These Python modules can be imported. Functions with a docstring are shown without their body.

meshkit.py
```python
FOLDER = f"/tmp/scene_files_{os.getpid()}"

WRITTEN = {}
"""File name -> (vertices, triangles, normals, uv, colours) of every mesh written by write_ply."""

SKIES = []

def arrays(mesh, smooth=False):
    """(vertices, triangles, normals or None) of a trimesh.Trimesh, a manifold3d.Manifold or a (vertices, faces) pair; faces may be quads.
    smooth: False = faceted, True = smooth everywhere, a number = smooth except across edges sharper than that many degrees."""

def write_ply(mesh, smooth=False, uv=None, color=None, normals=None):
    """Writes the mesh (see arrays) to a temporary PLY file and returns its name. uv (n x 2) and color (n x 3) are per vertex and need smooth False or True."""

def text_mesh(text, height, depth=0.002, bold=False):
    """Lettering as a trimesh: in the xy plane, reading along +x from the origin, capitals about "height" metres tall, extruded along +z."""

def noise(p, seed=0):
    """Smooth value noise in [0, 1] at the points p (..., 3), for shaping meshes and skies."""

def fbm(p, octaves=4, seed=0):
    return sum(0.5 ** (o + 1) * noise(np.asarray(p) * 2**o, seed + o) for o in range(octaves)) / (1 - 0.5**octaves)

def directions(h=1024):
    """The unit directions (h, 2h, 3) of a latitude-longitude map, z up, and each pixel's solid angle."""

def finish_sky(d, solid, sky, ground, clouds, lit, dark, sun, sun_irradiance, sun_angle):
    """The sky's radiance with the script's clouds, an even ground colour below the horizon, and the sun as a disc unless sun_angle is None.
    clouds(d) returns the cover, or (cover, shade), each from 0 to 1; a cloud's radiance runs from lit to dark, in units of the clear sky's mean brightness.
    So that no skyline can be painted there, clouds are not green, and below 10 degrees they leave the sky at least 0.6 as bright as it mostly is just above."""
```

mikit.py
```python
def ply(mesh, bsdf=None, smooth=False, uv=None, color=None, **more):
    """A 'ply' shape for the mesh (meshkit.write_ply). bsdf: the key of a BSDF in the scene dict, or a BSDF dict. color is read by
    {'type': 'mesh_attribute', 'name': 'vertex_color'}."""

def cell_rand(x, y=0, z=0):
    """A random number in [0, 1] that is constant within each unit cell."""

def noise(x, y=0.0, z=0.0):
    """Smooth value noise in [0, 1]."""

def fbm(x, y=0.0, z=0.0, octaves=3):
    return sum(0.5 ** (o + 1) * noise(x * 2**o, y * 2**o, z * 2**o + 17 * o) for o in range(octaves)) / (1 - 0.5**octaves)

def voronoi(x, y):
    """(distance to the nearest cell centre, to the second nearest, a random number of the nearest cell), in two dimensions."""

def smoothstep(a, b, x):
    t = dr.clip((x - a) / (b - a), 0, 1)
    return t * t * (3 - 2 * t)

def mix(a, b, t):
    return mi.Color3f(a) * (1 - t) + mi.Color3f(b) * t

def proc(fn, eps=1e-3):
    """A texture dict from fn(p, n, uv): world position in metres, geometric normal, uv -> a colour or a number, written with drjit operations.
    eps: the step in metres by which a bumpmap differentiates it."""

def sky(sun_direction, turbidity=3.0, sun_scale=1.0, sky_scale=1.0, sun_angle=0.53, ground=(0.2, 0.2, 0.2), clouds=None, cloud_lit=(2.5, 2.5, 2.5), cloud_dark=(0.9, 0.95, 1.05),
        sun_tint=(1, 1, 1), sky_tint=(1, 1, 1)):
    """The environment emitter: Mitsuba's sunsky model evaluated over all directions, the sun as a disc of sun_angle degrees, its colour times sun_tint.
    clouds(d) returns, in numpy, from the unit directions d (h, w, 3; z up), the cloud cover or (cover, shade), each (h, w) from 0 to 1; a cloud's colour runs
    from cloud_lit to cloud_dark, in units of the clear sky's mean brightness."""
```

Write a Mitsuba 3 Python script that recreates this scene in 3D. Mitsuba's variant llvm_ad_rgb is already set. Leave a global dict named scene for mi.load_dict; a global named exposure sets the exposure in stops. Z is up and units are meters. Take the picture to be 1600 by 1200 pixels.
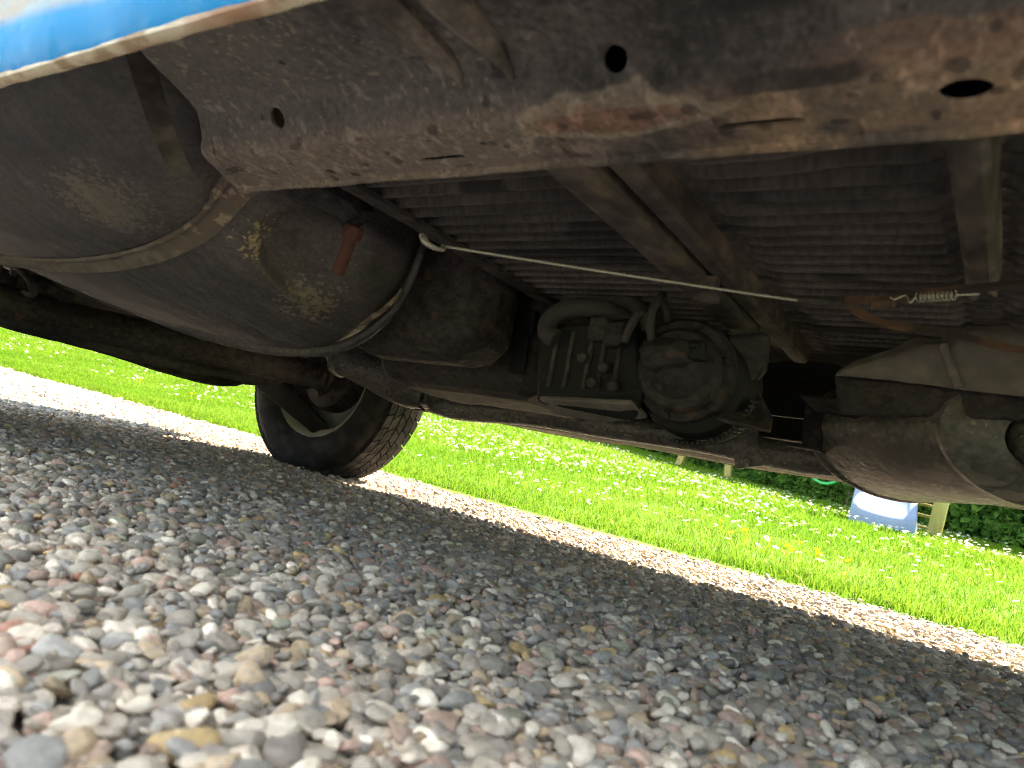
import math
import numpy as np, trimesh, drjit as dr, mitsuba as mi, mikit, meshkit
import manifold3d as m3
from scipy.interpolate import CubicSpline, RectBivariateSpline
from shapely.geometry import Polygon, LineString, box as sbox, Point
from shapely import affinity
from mikit import fbm, noise, smoothstep, mix, proc, voronoi, cell_rand

T = mi.ScalarTransform4f
# ------------------------------------------------------------------ camera, sky, exposure
exposure = 4.05
FWD = np.array([-0.55640, 0.82301, 0.11494]); UP = np.array([-0.09300, -0.19900, 0.97560])
EYE = np.array([0.0, 0.0, 0.16])
scene = {}
labels = {}
scene['camera'] = {'type': 'thinlens', 'fov': 68.05, 'fov_axis': 'x', 'aperture_radius': 0.0016, 'focus_distance': 1.4,
                   'near_clip': 0.01, 'far_clip': 500.0,
                   'to_world': T().look_at(origin=EYE.tolist(), target=(EYE + FWD).tolist(), up=UP.tolist())}


def clouds(d):
    q = d / np.maximum(d[..., 2:3], 0.08)
    c = meshkit.fbm(np.stack([q[..., 0] * .9, q[..., 1] * .9, q[..., 0] * 0 + 3.3], -1), 5, 4)
    cover = np.clip((c - .42) / .16, 0, 1)
    return cover, np.clip((c - .55) * 2.5, 0, .8)


scene['sky'] = mikit.sky((0.20, 0.66, 0.80), turbidity=3, clouds=clouds, sun_scale=1.3, sky_tint=(1.07, 1.0, .90), cloud_lit=(2.0, 1.95, 1.85), ground=(0.2, 0.22, 0.15))

rng = np.random.default_rng(7)


# ------------------------------------------------------------------ materials
def principled(color, rough=.7, metal=0.0, spec=.35, bump=None, scale=1.0, **kw):
    b = {'type': 'principled', 'base_color': color if isinstance(color, dict) else {'type': 'rgb', 'value': list(color)},
         'roughness': rough, 'metallic': metal, 'specular': spec, **kw}
    if bump is not None:
        b = {'type': 'bumpmap', 'height': bump, 'scale': scale, 'bsdf': b}
    return {'type': 'twosided', 'bsdf': b}


def C(*v):
    return mi.Color3f(*v)


def f_sill(p, n, uv):      # underseal with road dust, bare rusty patches along the lower edge
    big = fbm(p.x * 5 + 3, p.y * 5, p.z * 5, 4)
    mid = fbm(p.x * 28, p.y * 28 + 7, p.z * 28, 4)
    fine = fbm(p.x * 170, p.y * 170, p.z * 170 + 5, 3)
    c = mix(C(.055, .051, .052), C(.180, .160, .150), smoothstep(.30, .72, .55 * big + .3 * mid + .25 * fine))
    low = 1 - smoothstep(.4030, .4130, p.z + .010 * (mid - .5))
    tan = low * smoothstep(.30, .55, big * .4 + mid * .6) * (.25 + .75 * smoothstep(-.30, -.12, p.x + .2 * (big - .5)))
    c = mix(c, C(.34, .235, .155), .85 * tan)
    edge = smoothstep(.0, .4, 1 - dr.abs(p.y - .392 + .012 * (mid - .5)) / .007) * smoothstep(-.14, -.05, p.x)
    c = mix(c, C(.30, .185, .125), edge * .6)
    # flaked rust patch
    r1 = smoothstep(.0, .55, 1 - dr.sqrt(dr.square((p.x + .245) / .066) + dr.square((p.y - .4135) / .016)) + 1.1 * (mid - .5) + .6 * (fine - .5))
    ring = smoothstep(-.30, -.12, 1 - dr.sqrt(dr.square((p.x + .245) / .062) + dr.square((p.y - .4135) / .016)) + 1.1 * (mid - .5))
    c = mix(c, C(.42, .35, .27), (ring - r1) * .45)
    c = mix(c, mix(C(.16, .080, .058), C(.30, .175, .130), fine * .6 + mid * .4), r1 * .75)
    # soot smears
    s1 = smoothstep(.0, .5, 1 - dr.sqrt(dr.square((p.x + .115) / .055) + dr.square((p.y - .399) / .006)) + 1.6 * (mid - .5))
    s2 = smoothstep(.0, .6, 1 - dr.sqrt(dr.square((p.x + .15) / .06) + dr.square((p.y - .362) / .022)) + 1.8 * (mid - .5))
    c = mix(c, C(.030, .029, .032), dr.maximum(s1, s2) * .85)
    gr = fbm(p.x * 330, p.y * 260, p.z * 260, 3)
    c = c * (.55 + .9 * gr)
    c = mix(c, c * 1.7, smoothstep(.60, .72, fbm(p.x * 120, p.y * 70, p.z * 70 + 3, 3)) * .7)
    spots = smoothstep(.80, .86, noise(p.x * 75, p.y * 75, p.z * 75)) * .6
    c = mix(c, C(.03, .026, .024), spots)
    flecks = smoothstep(.80, .84, noise(p.x * 240, p.y * 240, p.z * 120)) * smoothstep(.5, .6, big)
    return mix(c, C(.34, .29, .22), .7 * flecks)


def f_sill_h(p, n, uv):
    return fbm(p.x * 70, p.y * 45, p.z * 45, 3) * .0020 + fbm(p.x * 210, p.y * 150, p.z * 150, 3) * .0014


def f_tank(p, n, uv):
    big = fbm(p.x * 4, p.y * 4 + 2, p.z * 4, 4)
    mid = fbm(p.x * 20 + 9, p.y * 20, p.z * 20, 4)
    st = fbm(p.x * 90, p.y * 12, p.z * 40, 3)
    c = mix(C(.048, .044, .050), C(.155, .136, .132), smoothstep(.28, .80, .6 * big + .2 * mid + .2 * st))
    c = mix(c, C(.035, .035, .038), smoothstep(.52, .80, mid) * .5)

    def spot(x, y, z, r, k):
        d = dr.sqrt(dr.square(p.x - x) + dr.square(p.y - y) + dr.square(p.z - z)) / r
        return smoothstep(.0, .35, 1 - d + k * (fbm(p.x * 210, p.y * 210, p.z * 210, 3) - .5) * 2)

    q1 = (-.786, .565, .373)
    q2 = (-.813, .685, .332)
    q3 = (-.878, .423, .371)
    flake = dr.maximum(spot(*q1, .019, 2.6) * .9, spot(*q2, .030, 2.8) * .30)
    c = mix(c, mix(C(.30, .19, .09), C(.62, .50, .30), fbm(p.x * 200, p.y * 200, p.z * 200, 2)), flake * .9)
    c = mix(c, C(.27, .225, .165), spot(*q3, .055, 1.3) * .35)
    c = c * (.62 + .76 * fbm(p.x * 240, p.y * 240, p.z * 240, 3))
    cr = smoothstep(.0, .05, dr.abs(fbm(p.x * 26 + 4, p.y * 10, p.z * 9, 3) - .52))
    return mix(C(.05, .046, .042), c, .7 + .3 * cr)


def f_dark(p, n, uv):
    big = fbm(p.x * 6 + 1, p.y * 6, p.z * 6 + 4, 4)
    fine = fbm(p.x * 80, p.y * 80, p.z * 80, 3)
    c = mix(C(.024, .022, .024), C(.098, .084, .080), smoothstep(.32, .80, .65 * big + .35 * fine))
    c = c * (.55 + .9 * fbm(p.x * 260, p.y * 260, p.z * 260, 3))
    return mix(c, C(.16, .095, .06), smoothstep(.66, .74, fbm(p.x * 33, p.y * 33, p.z * 33 + 2, 3)) * .35)


def f_floor(p, n, uv):
    big = fbm(p.x * 4 + p.y * 2, p.y * 7 - p.x * 2 + 5, 0.0, 4)
    mid = fbm(p.x * 9 + p.y * 6, p.y * 15 - p.x * 5, 3.0, 4)
    c = mix(C(.056, .050, .049), C(.145, .124, .116), smoothstep(.25, .8, .55 * big + .45 * mid))
    c = c * (.6 + .8 * fbm(p.x * 210 + p.y * 150, p.y * 210 - p.x * 150, 0.0, 3))
    fr = (p.y - .466) / .0268
    fr = fr - dr.floor(fr)
    ln = smoothstep(.0, .06, fr) * (1 - smoothstep(.06, .16, fr)) * smoothstep(.40, .56, fbm(p.x * 2.2 + 5, p.y * 14, 0.0, 3))
    c = mix(c, C(.30, .265, .225), ln * .6)
    return mix(c, C(.020, .019, .020), smoothstep(.66, .74, fbm(p.x * 8 + p.y * 3 + 2, p.y * 22 - p.x * 3, 1.0, 3)) * .7)


def f_exhaust(p, n, uv):
    big = fbm(p.x * 8, p.y * 8, p.z * 8, 4)
    fine = fbm(p.x * 130, p.y * 130, p.z * 130, 3)
    c = mix(C(.070, .066, .062), C(.195, .182, .168), smoothstep(.35, .68, .6 * big + .4 * fine))
    c = mix(c, C(.14, .085, .055), smoothstep(.60, .72, fbm(p.x * 24, p.y * 24 + 3, p.z * 24, 3)) * .3)
    c = c * (.62 + .76 * fbm(p.x * 280, p.y * 280, p.z * 280, 3))
    dd = dr.sqrt(dr.square(p.x + .068) + dr.square(p.y - 1.112) + dr.square(p.z - .243)) / .022
    sp = smoothstep(.55, .66, noise(p.x * 260, p.y * 260, p.z * 260)) * (1 - smoothstep(.5, 1.0, dd))
    c = mix(c, C(.60, .57, .50), sp * .9)
    wp = smoothstep(.50, .62, fbm(p.x * 9, p.y * 40, p.z * 90 + 3, 4)) * (1 - smoothstep(.245, .275, p.z)) * smoothstep(-.14, -.06, p.x)
    c = mix(c, C(.34, .29, .25), wp * .6)
    fl = smoothstep(.80, .84, noise(p.x * 160, p.y * 160, p.z * 160)) * smoothstep(.48, .6, big)
    return mix(c, C(.40, .36, .30), fl * .8)


def f_rusty(p, n, uv):
    a = fbm(p.x * 40, p.y * 40, p.z * 40, 4)
    return mix(C(.050, .043, .038), C(.15, .085, .055), smoothstep(.45, .72, a))


def f_edge(p, n, uv):
    a = fbm(p.x * 60, p.y * 60, p.z * 60, 4)
    b = fbm(p.x * 18 + 3, p.y * 30, p.z * 30, 3)
    c = mix(C(.42, .31, .21), C(.70, .61, .48), smoothstep(.36, .62, a))
    return mix(c, C(.42, .22, .14), smoothstep(.54, .68, b) * .6)


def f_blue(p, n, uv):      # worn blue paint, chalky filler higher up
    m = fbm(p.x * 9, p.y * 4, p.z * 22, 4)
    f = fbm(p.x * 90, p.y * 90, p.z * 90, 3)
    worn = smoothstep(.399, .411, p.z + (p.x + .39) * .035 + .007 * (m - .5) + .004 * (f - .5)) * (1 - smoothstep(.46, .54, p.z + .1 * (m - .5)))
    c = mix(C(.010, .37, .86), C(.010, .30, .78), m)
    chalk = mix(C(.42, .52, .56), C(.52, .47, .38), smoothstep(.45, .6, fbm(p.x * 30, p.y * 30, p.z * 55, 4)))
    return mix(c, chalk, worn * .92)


def f_wornh(p, n, uv):
    return fbm(p.x * 60, p.y * 60, p.z * 60, 3) * .0012


PAL = [(.00, (.285, .270, .250)), (.14, (.350, .335, .310)), (.27, (.210, .205, .200)), (.38, (.430, .405, .370)), (.48, (.240, .250, .260)),
       (.57, (.340, .285, .215)), (.66, (.330, .265, .235)), (.73, (.185, .178, .175)), (.765, (.560, .540, .500)), (.86, (.300, .310, .320)),
       (.90, (.400, .300, .270)), (.935, (.240, .255, .215)), (.958, (.420, .330, .190)), (.982, (.360, .205, .165)), (.986, (.720, .700, .660))]


def f_stone(p, n, uv):
    c = C(*PAL[0][1])
    for t, v in PAL[1:]:
        c = dr.select(uv.x > t, C(*v), c)
    s = fbm(p.x * 300 + uv.x * 50, p.y * 300, p.z * 300, 3)
    v = fbm(p.x * 120, p.y * 120 + uv.y * 70, p.z * 120, 3)
    vein = smoothstep(.0, .04, dr.abs(v - .5))
    c = c * C(1.58, 1.46, 1.28) * (.62 + .76 * s) * (.72 + .56 * uv.y)
    return mix(C(.5, .48, .45), c, dr.select(uv.y > .8, .45 + .55 * vein, 1.0))


def f_gbase(p, n, uv):
    a = fbm(p.x * 120, p.y * 120, 0.0, 3)
    return mix(C(.12, .11, .098), C(.30, .28, .25), smoothstep(.3, .7, a))


def f_blade(p, n, uv):
    big = fbm(p.x * 1.4, p.y * 1.4, 0.0, 3)
    c = mix(C(.096, .222, .014), C(.215, .330, .034), uv.x * .55 + .75 * (big - .27))
    return mix(c, C(.36, .29, .13), smoothstep(.975, .985, uv.x))


def f_turf(p, n, uv):
    a = fbm(p.x * 40, p.y * 40, 0.0, 3)
    return mix(C(.055, .125, .010), C(.120, .210, .018), a)


def f_leaf(p, n, uv):
    return mix(C(.045, .120, .022), C(.140, .260, .050), uv.x)


def f_wood(p, n, uv):
    a = fbm(p.x * 60, p.y * 60, p.z * 6, 3)
    return mix(C(.26, .22, .06), C(.42, .36, .13), a)


def f_plastic(p, n, uv):
    a = fbm(p.x * 9, p.y * 9, p.z * 9, 4)
    b = fbm(p.x * 60, p.y * 60, p.z * 60, 3)
    c = mix(C(.13, .185, .30), C(.20, .26, .38), a)
    return mix(c, C(.30, .24, .18), smoothstep(.66, .72, b) * .5)


def f_rubber(p, n, uv):
    a = fbm(p.x * 30, p.y * 30, p.z * 30, 4)
    return mix(C(.012, .012, .013), C(.040, .038, .035), smoothstep(.35, .75, a))


def f_member(p, n, uv):
    a = fbm(p.x * 30, p.y * 18, p.z * 30, 4)
    b = fbm(p.x * 90, p.y * 60, p.z * 90, 3)
    return mix(mix(C(.042, .036, .034), C(.130, .107, .096), smoothstep(.3, .75, .6 * a + .4 * b)), C(.19, .135, .09), smoothstep(.60, .70, a) * .35)


def f_shield(p, n, uv):
    a = fbm(p.x * 9, p.y * 9, p.z * 9, 4)
    b = fbm(p.x * 60, p.y * 60, p.z * 60, 3)
    return mix(mix(C(.155, .136, .125), C(.30, .265, .24), smoothstep(.3, .75, .65 * a + .35 * b)), C(.10, .08, .07), smoothstep(.60, .68, a) * .7)


def f_dust(p, n, uv):
    a = fbm(p.x * 30, p.y * 30, p.z * 30, 4)
    g = fbm(p.x * 260, p.y * 200, p.z * 260, 3)
    return mix(C(.075, .066, .060), C(.23, .195, .165), smoothstep(.32, .70, a)) * (.55 + .9 * g)


def f_strap(p, n, uv):
    a = fbm(p.x * 70, p.y * 70, p.z * 70, 4)
    c = mix(C(.125, .106, .094), C(.19, .160, .136), smoothstep(.3, .75, a))
    r = smoothstep(-.98, -.80, p.x) * smoothstep(.42, .56, a)
    return mix(c, mix(C(.15, .095, .065), C(.34, .275, .21), smoothstep(.56, .68, a)), .75 * r)


def f_dark_h(p, n, uv):
    return fbm(p.x * 88 + p.y * 66, p.y * 88 - p.x * 66 + p.z * 50, p.z * 100 + p.x * 20, 3) * .0012


SILLH, DARKH = proc(f_sill_h, 4e-4), proc(f_dark_h, 5e-4)
scene['m_sill'] = principled(proc(f_sill), .72, bump=SILLH)
scene['m_tank'] = principled(proc(f_tank), .50, spec=.5, bump=DARKH)
scene['m_dark'] = principled(proc(f_dark), .68, bump=DARKH)
scene['m_floor'] = principled(proc(f_floor), .75, bump=DARKH)
scene['m_exhaust'] = principled(proc(f_exhaust), .44, spec=.6, bump=DARKH)
scene['m_rusty'] = principled(proc(f_rusty), .8, bump=DARKH)
scene['m_edge'] = principled(proc(f_edge), .85, bump=SILLH)
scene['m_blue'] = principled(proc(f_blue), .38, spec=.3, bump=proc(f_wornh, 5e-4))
scene['m_stone'] = principled(proc(f_stone), .62, spec=.4)
scene['m_gbase'] = principled(proc(f_gbase), .9)
scene['m_blade'] = {'type': 'principledthin', 'base_color': proc(f_blade), 'roughness': .5, 'diff_trans': 1.2}
scene['m_turf'] = principled(proc(f_turf), .95)
scene['m_leaf'] = {'type': 'principledthin', 'base_color': proc(f_leaf), 'roughness': .4, 'diff_trans': .7}
scene['m_wood'] = principled(proc(f_wood), .8)
scene['m_plastic'] = principled(proc(f_plastic), .5, spec=.35)
scene['m_rubber'] = principled(proc(f_rubber), .78, spec=.3)
scene['m_rim'] = principled((.50, .475, .40), .5, spec=.5)
scene['m_hub'] = principled((.20, .20, .22), .55, spec=.5)
scene['m_rod'] = principled((.46, .44, .38), .42, metal=.5)
scene['m_pale'] = principled((.55, .54, .50), .6)
scene['m_bolt'] = principled((.105, .042, .034), .75)
scene['m_black'] = principled((.013, .013, .014), .65)
scene['m_shield'] = principled(proc(f_shield), .7, bump=DARKH)
scene['m_petal'] = {'type': 'principledthin', 'base_color': {'type': 'rgb', 'value': [.78, .78, .76]}, 'roughness': .6, 'diff_trans': .5}
scene['m_yellow'] = {'type': 'principledthin', 'base_color': {'type': 'rgb', 'value': [.80, .58, .02]}, 'roughness': .6, 'diff_trans': .5}
scene['m_green'] = principled((.05, .55, .16), .35, spec=.5)
scene['m_cord'] = principled((.02, .02, .02), .7)
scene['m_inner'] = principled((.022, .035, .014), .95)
scene['m_member'] = principled(proc(f_member), .75, bump=SILLH)
scene['m_hose'] = principled((.066, .062, .060), .75, bump=DARKH)
scene['m_dust'] = principled(proc(f_dust), .8, bump=SILLH)
scene['m_stem'] = principled((.13, .10, .065), .85)
scene['m_strap'] = principled(proc(f_strap), .7, bump=DARKH)
scene['m_glass'] = {'type': 'thindielectric'}


# ------------------------------------------------------------------ mesh helpers
USED = {}


def add(parent, name, mesh, mat, smooth=35, **kw):
    base = f'{parent}__{name}' if parent else name
    n = USED.get(base, 0)
    USED[base] = n + 1
    key = base if n == 0 else f'{base}_{n:03d}'
    scene[key] = mikit.ply(mesh, mat, smooth, **kw)
    return key


def tag(key, label=None, category=None, group=None, kind=None):
    labels[key] = {k: v for k, v in dict(label=label, category=category, group=group, kind=kind).items() if v}


def cat(*ms):
    return trimesh.util.concatenate([m for m in ms])


def unit(v):
    v = np.asarray(v, float)
    return v / np.linalg.norm(v)


def grid(S, flip=False):
    S = np.asarray(S, float)
    n, m = S.shape[:2]
    i, j = np.meshgrid(np.arange(n - 1), np.arange(m - 1), indexing='ij')
    a = (i * m + j).ravel()
    q = np.stack([a, a + m, a + m + 1, a + 1], -1)
    if flip:
        q = q[:, ::-1]
    return trimesh.Trimesh(S.reshape(-1, 3), np.vstack([q[:, [0, 1, 2]], q[:, [0, 2, 3]]]), process=False)


def spl(pts, n):
    pts = np.asarray(pts, float)
    t = np.r_[0, np.cumsum(np.linalg.norm(np.diff(pts, axis=0), axis=1))]
    return CubicSpline(t / t[-1], pts)(np.linspace(0, 1, n))


def patch(S, nu, nv):
    """Smooth surface through a lattice of points (rows, columns, 3)."""
    S = np.asarray(S, float)
    u, v = np.linspace(0, 1, S.shape[0]), np.linspace(0, 1, S.shape[1])
    k = [RectBivariateSpline(u, v, S[..., c], kx=min(3, len(u) - 1), ky=min(3, len(v) - 1)) for c in range(3)]
    return np.stack([f(np.linspace(0, 1, nu), np.linspace(0, 1, nv)) for f in k], -1)


def solid_sheet(S, t):
    """A grid of points as a sheet of thickness t."""
    S = np.asarray(S, float)
    n = np.cross(np.gradient(S, axis=0), np.gradient(S, axis=1))
    n /= np.linalg.norm(n, axis=-1, keepdims=True) + 1e-12
    B = S + n * t
    loop = lambda A: np.concatenate([A[0, :], A[1:, -1], A[-1, -2::-1], A[-2:0:-1, 0], A[:1, 0]])
    return cat(grid(S), grid(B, True), grid(np.stack([loop(B), loop(S)])))


def tube(path, r, sides=14, caps=True):
    p = np.asarray(path, float)
    r = np.broadcast_to(np.asarray(r, float), (len(p),))
    t = np.gradient(p, axis=0)
    t /= np.linalg.norm(t, axis=1, keepdims=True) + 1e-12
    a = unit(np.cross(t[0], [0.31, .2, .93]))
    A = []
    for k in range(len(p)):
        a = unit(a - t[k] * (a @ t[k]))
        A.append(a)
    A = np.array(A)
    B = np.cross(t, A)
    th = np.linspace(0, 2 * np.pi, sides + 1)[:-1]
    ring = p[:, None] + r[:, None, None] * (np.cos(th)[None, :, None] * A[:, None] + np.sin(th)[None, :, None] * B[:, None])
    S = np.concatenate([ring, ring[:, :1]], 1)
    m = grid(S, True)
    if caps:
        for e, fl in ((0, False), (-1, True)):
            v = np.vstack([ring[e], p[e:e + 1] if e == 0 else p[-1:]])
            f = np.array([[k, (k + 1) % sides, sides] for k in range(sides)])
            m = cat(m, trimesh.Trimesh(v, f[:, ::-1] if not fl else f, process=False))
    return m


def rtube(pts, r, n=24, sides=14):
    return tube(spl(pts, n), r, sides)


def cyl(p0, p1, r, sides=20):
    return tube([p0, p0 + (np.subtract(p1, p0)) * .5, p1] if isinstance(p0, np.ndarray) else [p0, np.add(p0, p1) / 2, p1], r, sides)


def lathe(prof, origin, axis, sides=64):
    """prof: (radius, height along the axis)."""
    prof = np.asarray(prof, float)
    z = unit(axis)
    a = unit(np.cross(z, [0.3, .9, .2]))
    b = np.cross(z, a)
    th = np.linspace(0, 2 * np.pi, sides + 1)
    S = np.asarray(origin)[None, None] + prof[:, 1][:, None, None] * z + prof[:, 0][:, None, None] * (np.cos(th)[None, :, None] * a + np.sin(th)[None, :, None] * b)
    return grid(S, True)


def from_manifold(m):
    k = m.to_mesh()
    return trimesh.Trimesh(np.array(k.vert_properties[:, :3]), np.array(k.tri_verts), process=False)


def rbox(c, size, r=.006, rot=None):
    h = np.asarray(size, float) / 2 - r
    s = trimesh.creation.icosphere(1, r).vertices
    p = np.vstack([s + h * np.array([i, j, k]) for i in (-1, 1) for j in (-1, 1) for k in (-1, 1)])
    m = trimesh.Trimesh(p).convex_hull
    if rot is not None:
        m.apply_transform(trimesh.transformations.euler_matrix(*rot))
    m.apply_translation(c)
    return m


def hullpts(pts, r=.004):
    s = trimesh.creation.icosphere(1, r).vertices
    return trimesh.Trimesh(np.vstack([s + np.asarray(p) for p in pts])).convex_hull


def ext(poly, d):
    ps = getattr(poly, 'geoms', [poly])
    return cat(*[trimesh.creation.extrude_polygon(p, d, engine='earcut') for p in ps])


def ext_x(poly, x0, x1):       # polygon in (y, z)
    m = ext(poly, x1 - x0)
    M = np.eye(4); M[:3, :3] = np.array([[0, 0, 1], [1, 0, 0], [0, 1, 0]]); M[0, 3] = x0
    return m.apply_transform(M)


def ext_y(poly, y0, y1):       # polygon in (x, z)
    m = ext(poly, y1 - y0)
    M = np.eye(4); M[:3, :3] = np.array([[1, 0, 0], [0, 0, -1], [0, 1, 0]]); M[1, 3] = y1
    return m.apply_transform(M)


def strip(path, nrm, w, t):
    """A flat bar along a path; nrm: its thin direction."""
    p = np.asarray(path, float)
    tg = np.gradient(p, axis=0)
    tg /= np.linalg.norm(tg, axis=1, keepdims=True)
    nn = np.broadcast_to(np.asarray(nrm, float), p.shape)
    b = np.cross(tg, nn); b /= np.linalg.norm(b, axis=1, keepdims=True)
    nn = np.cross(b, tg)
    w = np.broadcast_to(np.asarray(w, float), (len(p),))[:, None]
    c = [p + b * w / 2 + nn * t / 2, p - b * w / 2 + nn * t / 2, p - b * w / 2 - nn * t / 2, p + b * w / 2 - nn * t / 2]
    m = grid(np.stack(c + [c[0]], 1))
    caps = trimesh.Trimesh(np.array([x[0] for x in c] + [x[-1] for x in c]), [[0, 1, 2], [0, 2, 3], [4, 6, 5], [4, 7, 6]], process=False)
    return cat(m, caps)


def rough(m, amp, f, seed=0):
    v = np.array(m.vertices)
    d = np.stack([meshkit.fbm(v * f + 11.7 * k, 3, seed + k) - .5 for k in range(3)], -1)
    m.vertices = v + d * amp * 2
    return m


def hexbolt(c, axis, r=.008, h=.006):
    return lathe([(0, h), (r * .8, h), (r, h * .8), (r, 0), (0, 0)], c, axis, 6)


# ------------------------------------------------------------------ ground
def ground(x, y):
    x, y = np.asarray(x, float), np.asarray(y, float)
    u = np.clip(y - 2.1, 0, 11)
    s = np.clip((y - 1.3) / .9, 0, 1)
    xx = np.clip(x, -22, 6)
    return -(.031 + .0115 * s) * xx + .075 * u - .004 * u * u - .0006 * u * u * np.clip(xx, -12, 6)


def ripple(x, y):
    return .008 * (meshkit.fbm(np.stack([x * 3.1, y * 3.1, x * 0 + .5], -1), 3, 3) - .5) - .006 * np.exp(-((x + .8) / .8) ** 2 - ((y - 1.5) / .5) ** 2)


def edge_y(x):       # where the gravel gives way to the lawn
    return 2.09 - .085 * np.exp(-((np.asarray(x) + 1.0) / .85) ** 2) - .03 * np.exp(-((np.asarray(x) + .2) / .4) ** 2) + .035 * (meshkit.fbm(np.stack([x * 2.3, x * 0, x * 0], -1), 3, 9) - .5) * 2


def sheet(x0, x1, y0, y1, nx, ny, fn, dz):
    X, Y = np.meshgrid(np.linspace(x0, x1, nx), np.linspace(y0, y1, ny), indexing='ij')
    return grid(np.stack([X, Y, fn(X, Y) + dz], -1))


# far ground under everything out to the horizon, then drive and lawn above it
xs = np.unique(np.r_[np.linspace(-160, -14, 20), np.linspace(-14, 8, 60), np.linspace(8, 160, 20)])
ys = np.unique(np.r_[np.linspace(-160, -3, 18), np.linspace(-3, 14, 60), np.linspace(14, 200, 20)])
X, Y = np.meshgrid(xs, ys, indexing='ij')
add('', 'ground', grid(np.stack([X, Y, ground(X, Y) - .04], -1)), 'm_turf', True)
tag('ground', 'rough grassy land reaching out beyond the lawn', kind='structure')

X, Y = np.meshgrid(np.linspace(-14, 8, 220), np.linspace(-3.5, 2.1, 90), indexing='ij')
Y = np.where(Y > 2.05, edge_y(X) + .05, Y)
add('', 'gravel_drive', grid(np.stack([X, Y, ground(X, Y) + ripple(X, Y) - .010], -1)), 'm_gbase', True)
tag('gravel_drive', 'drive of loose rounded multicoloured gravel under the van', kind='structure')

X, V = np.meshgrid(np.linspace(-24, 8, 240), np.linspace(0, 1, 90) ** 1.6, indexing='ij')
Y = edge_y(X) + V * 16
add('', 'lawn', grid(np.stack([X, Y, ground(X, Y) + .006 * V ** .1], -1)), 'm_turf', True)
tag('lawn', 'bright sunlit lawn rising gently beyond the gravel drive', kind='structure')


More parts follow.
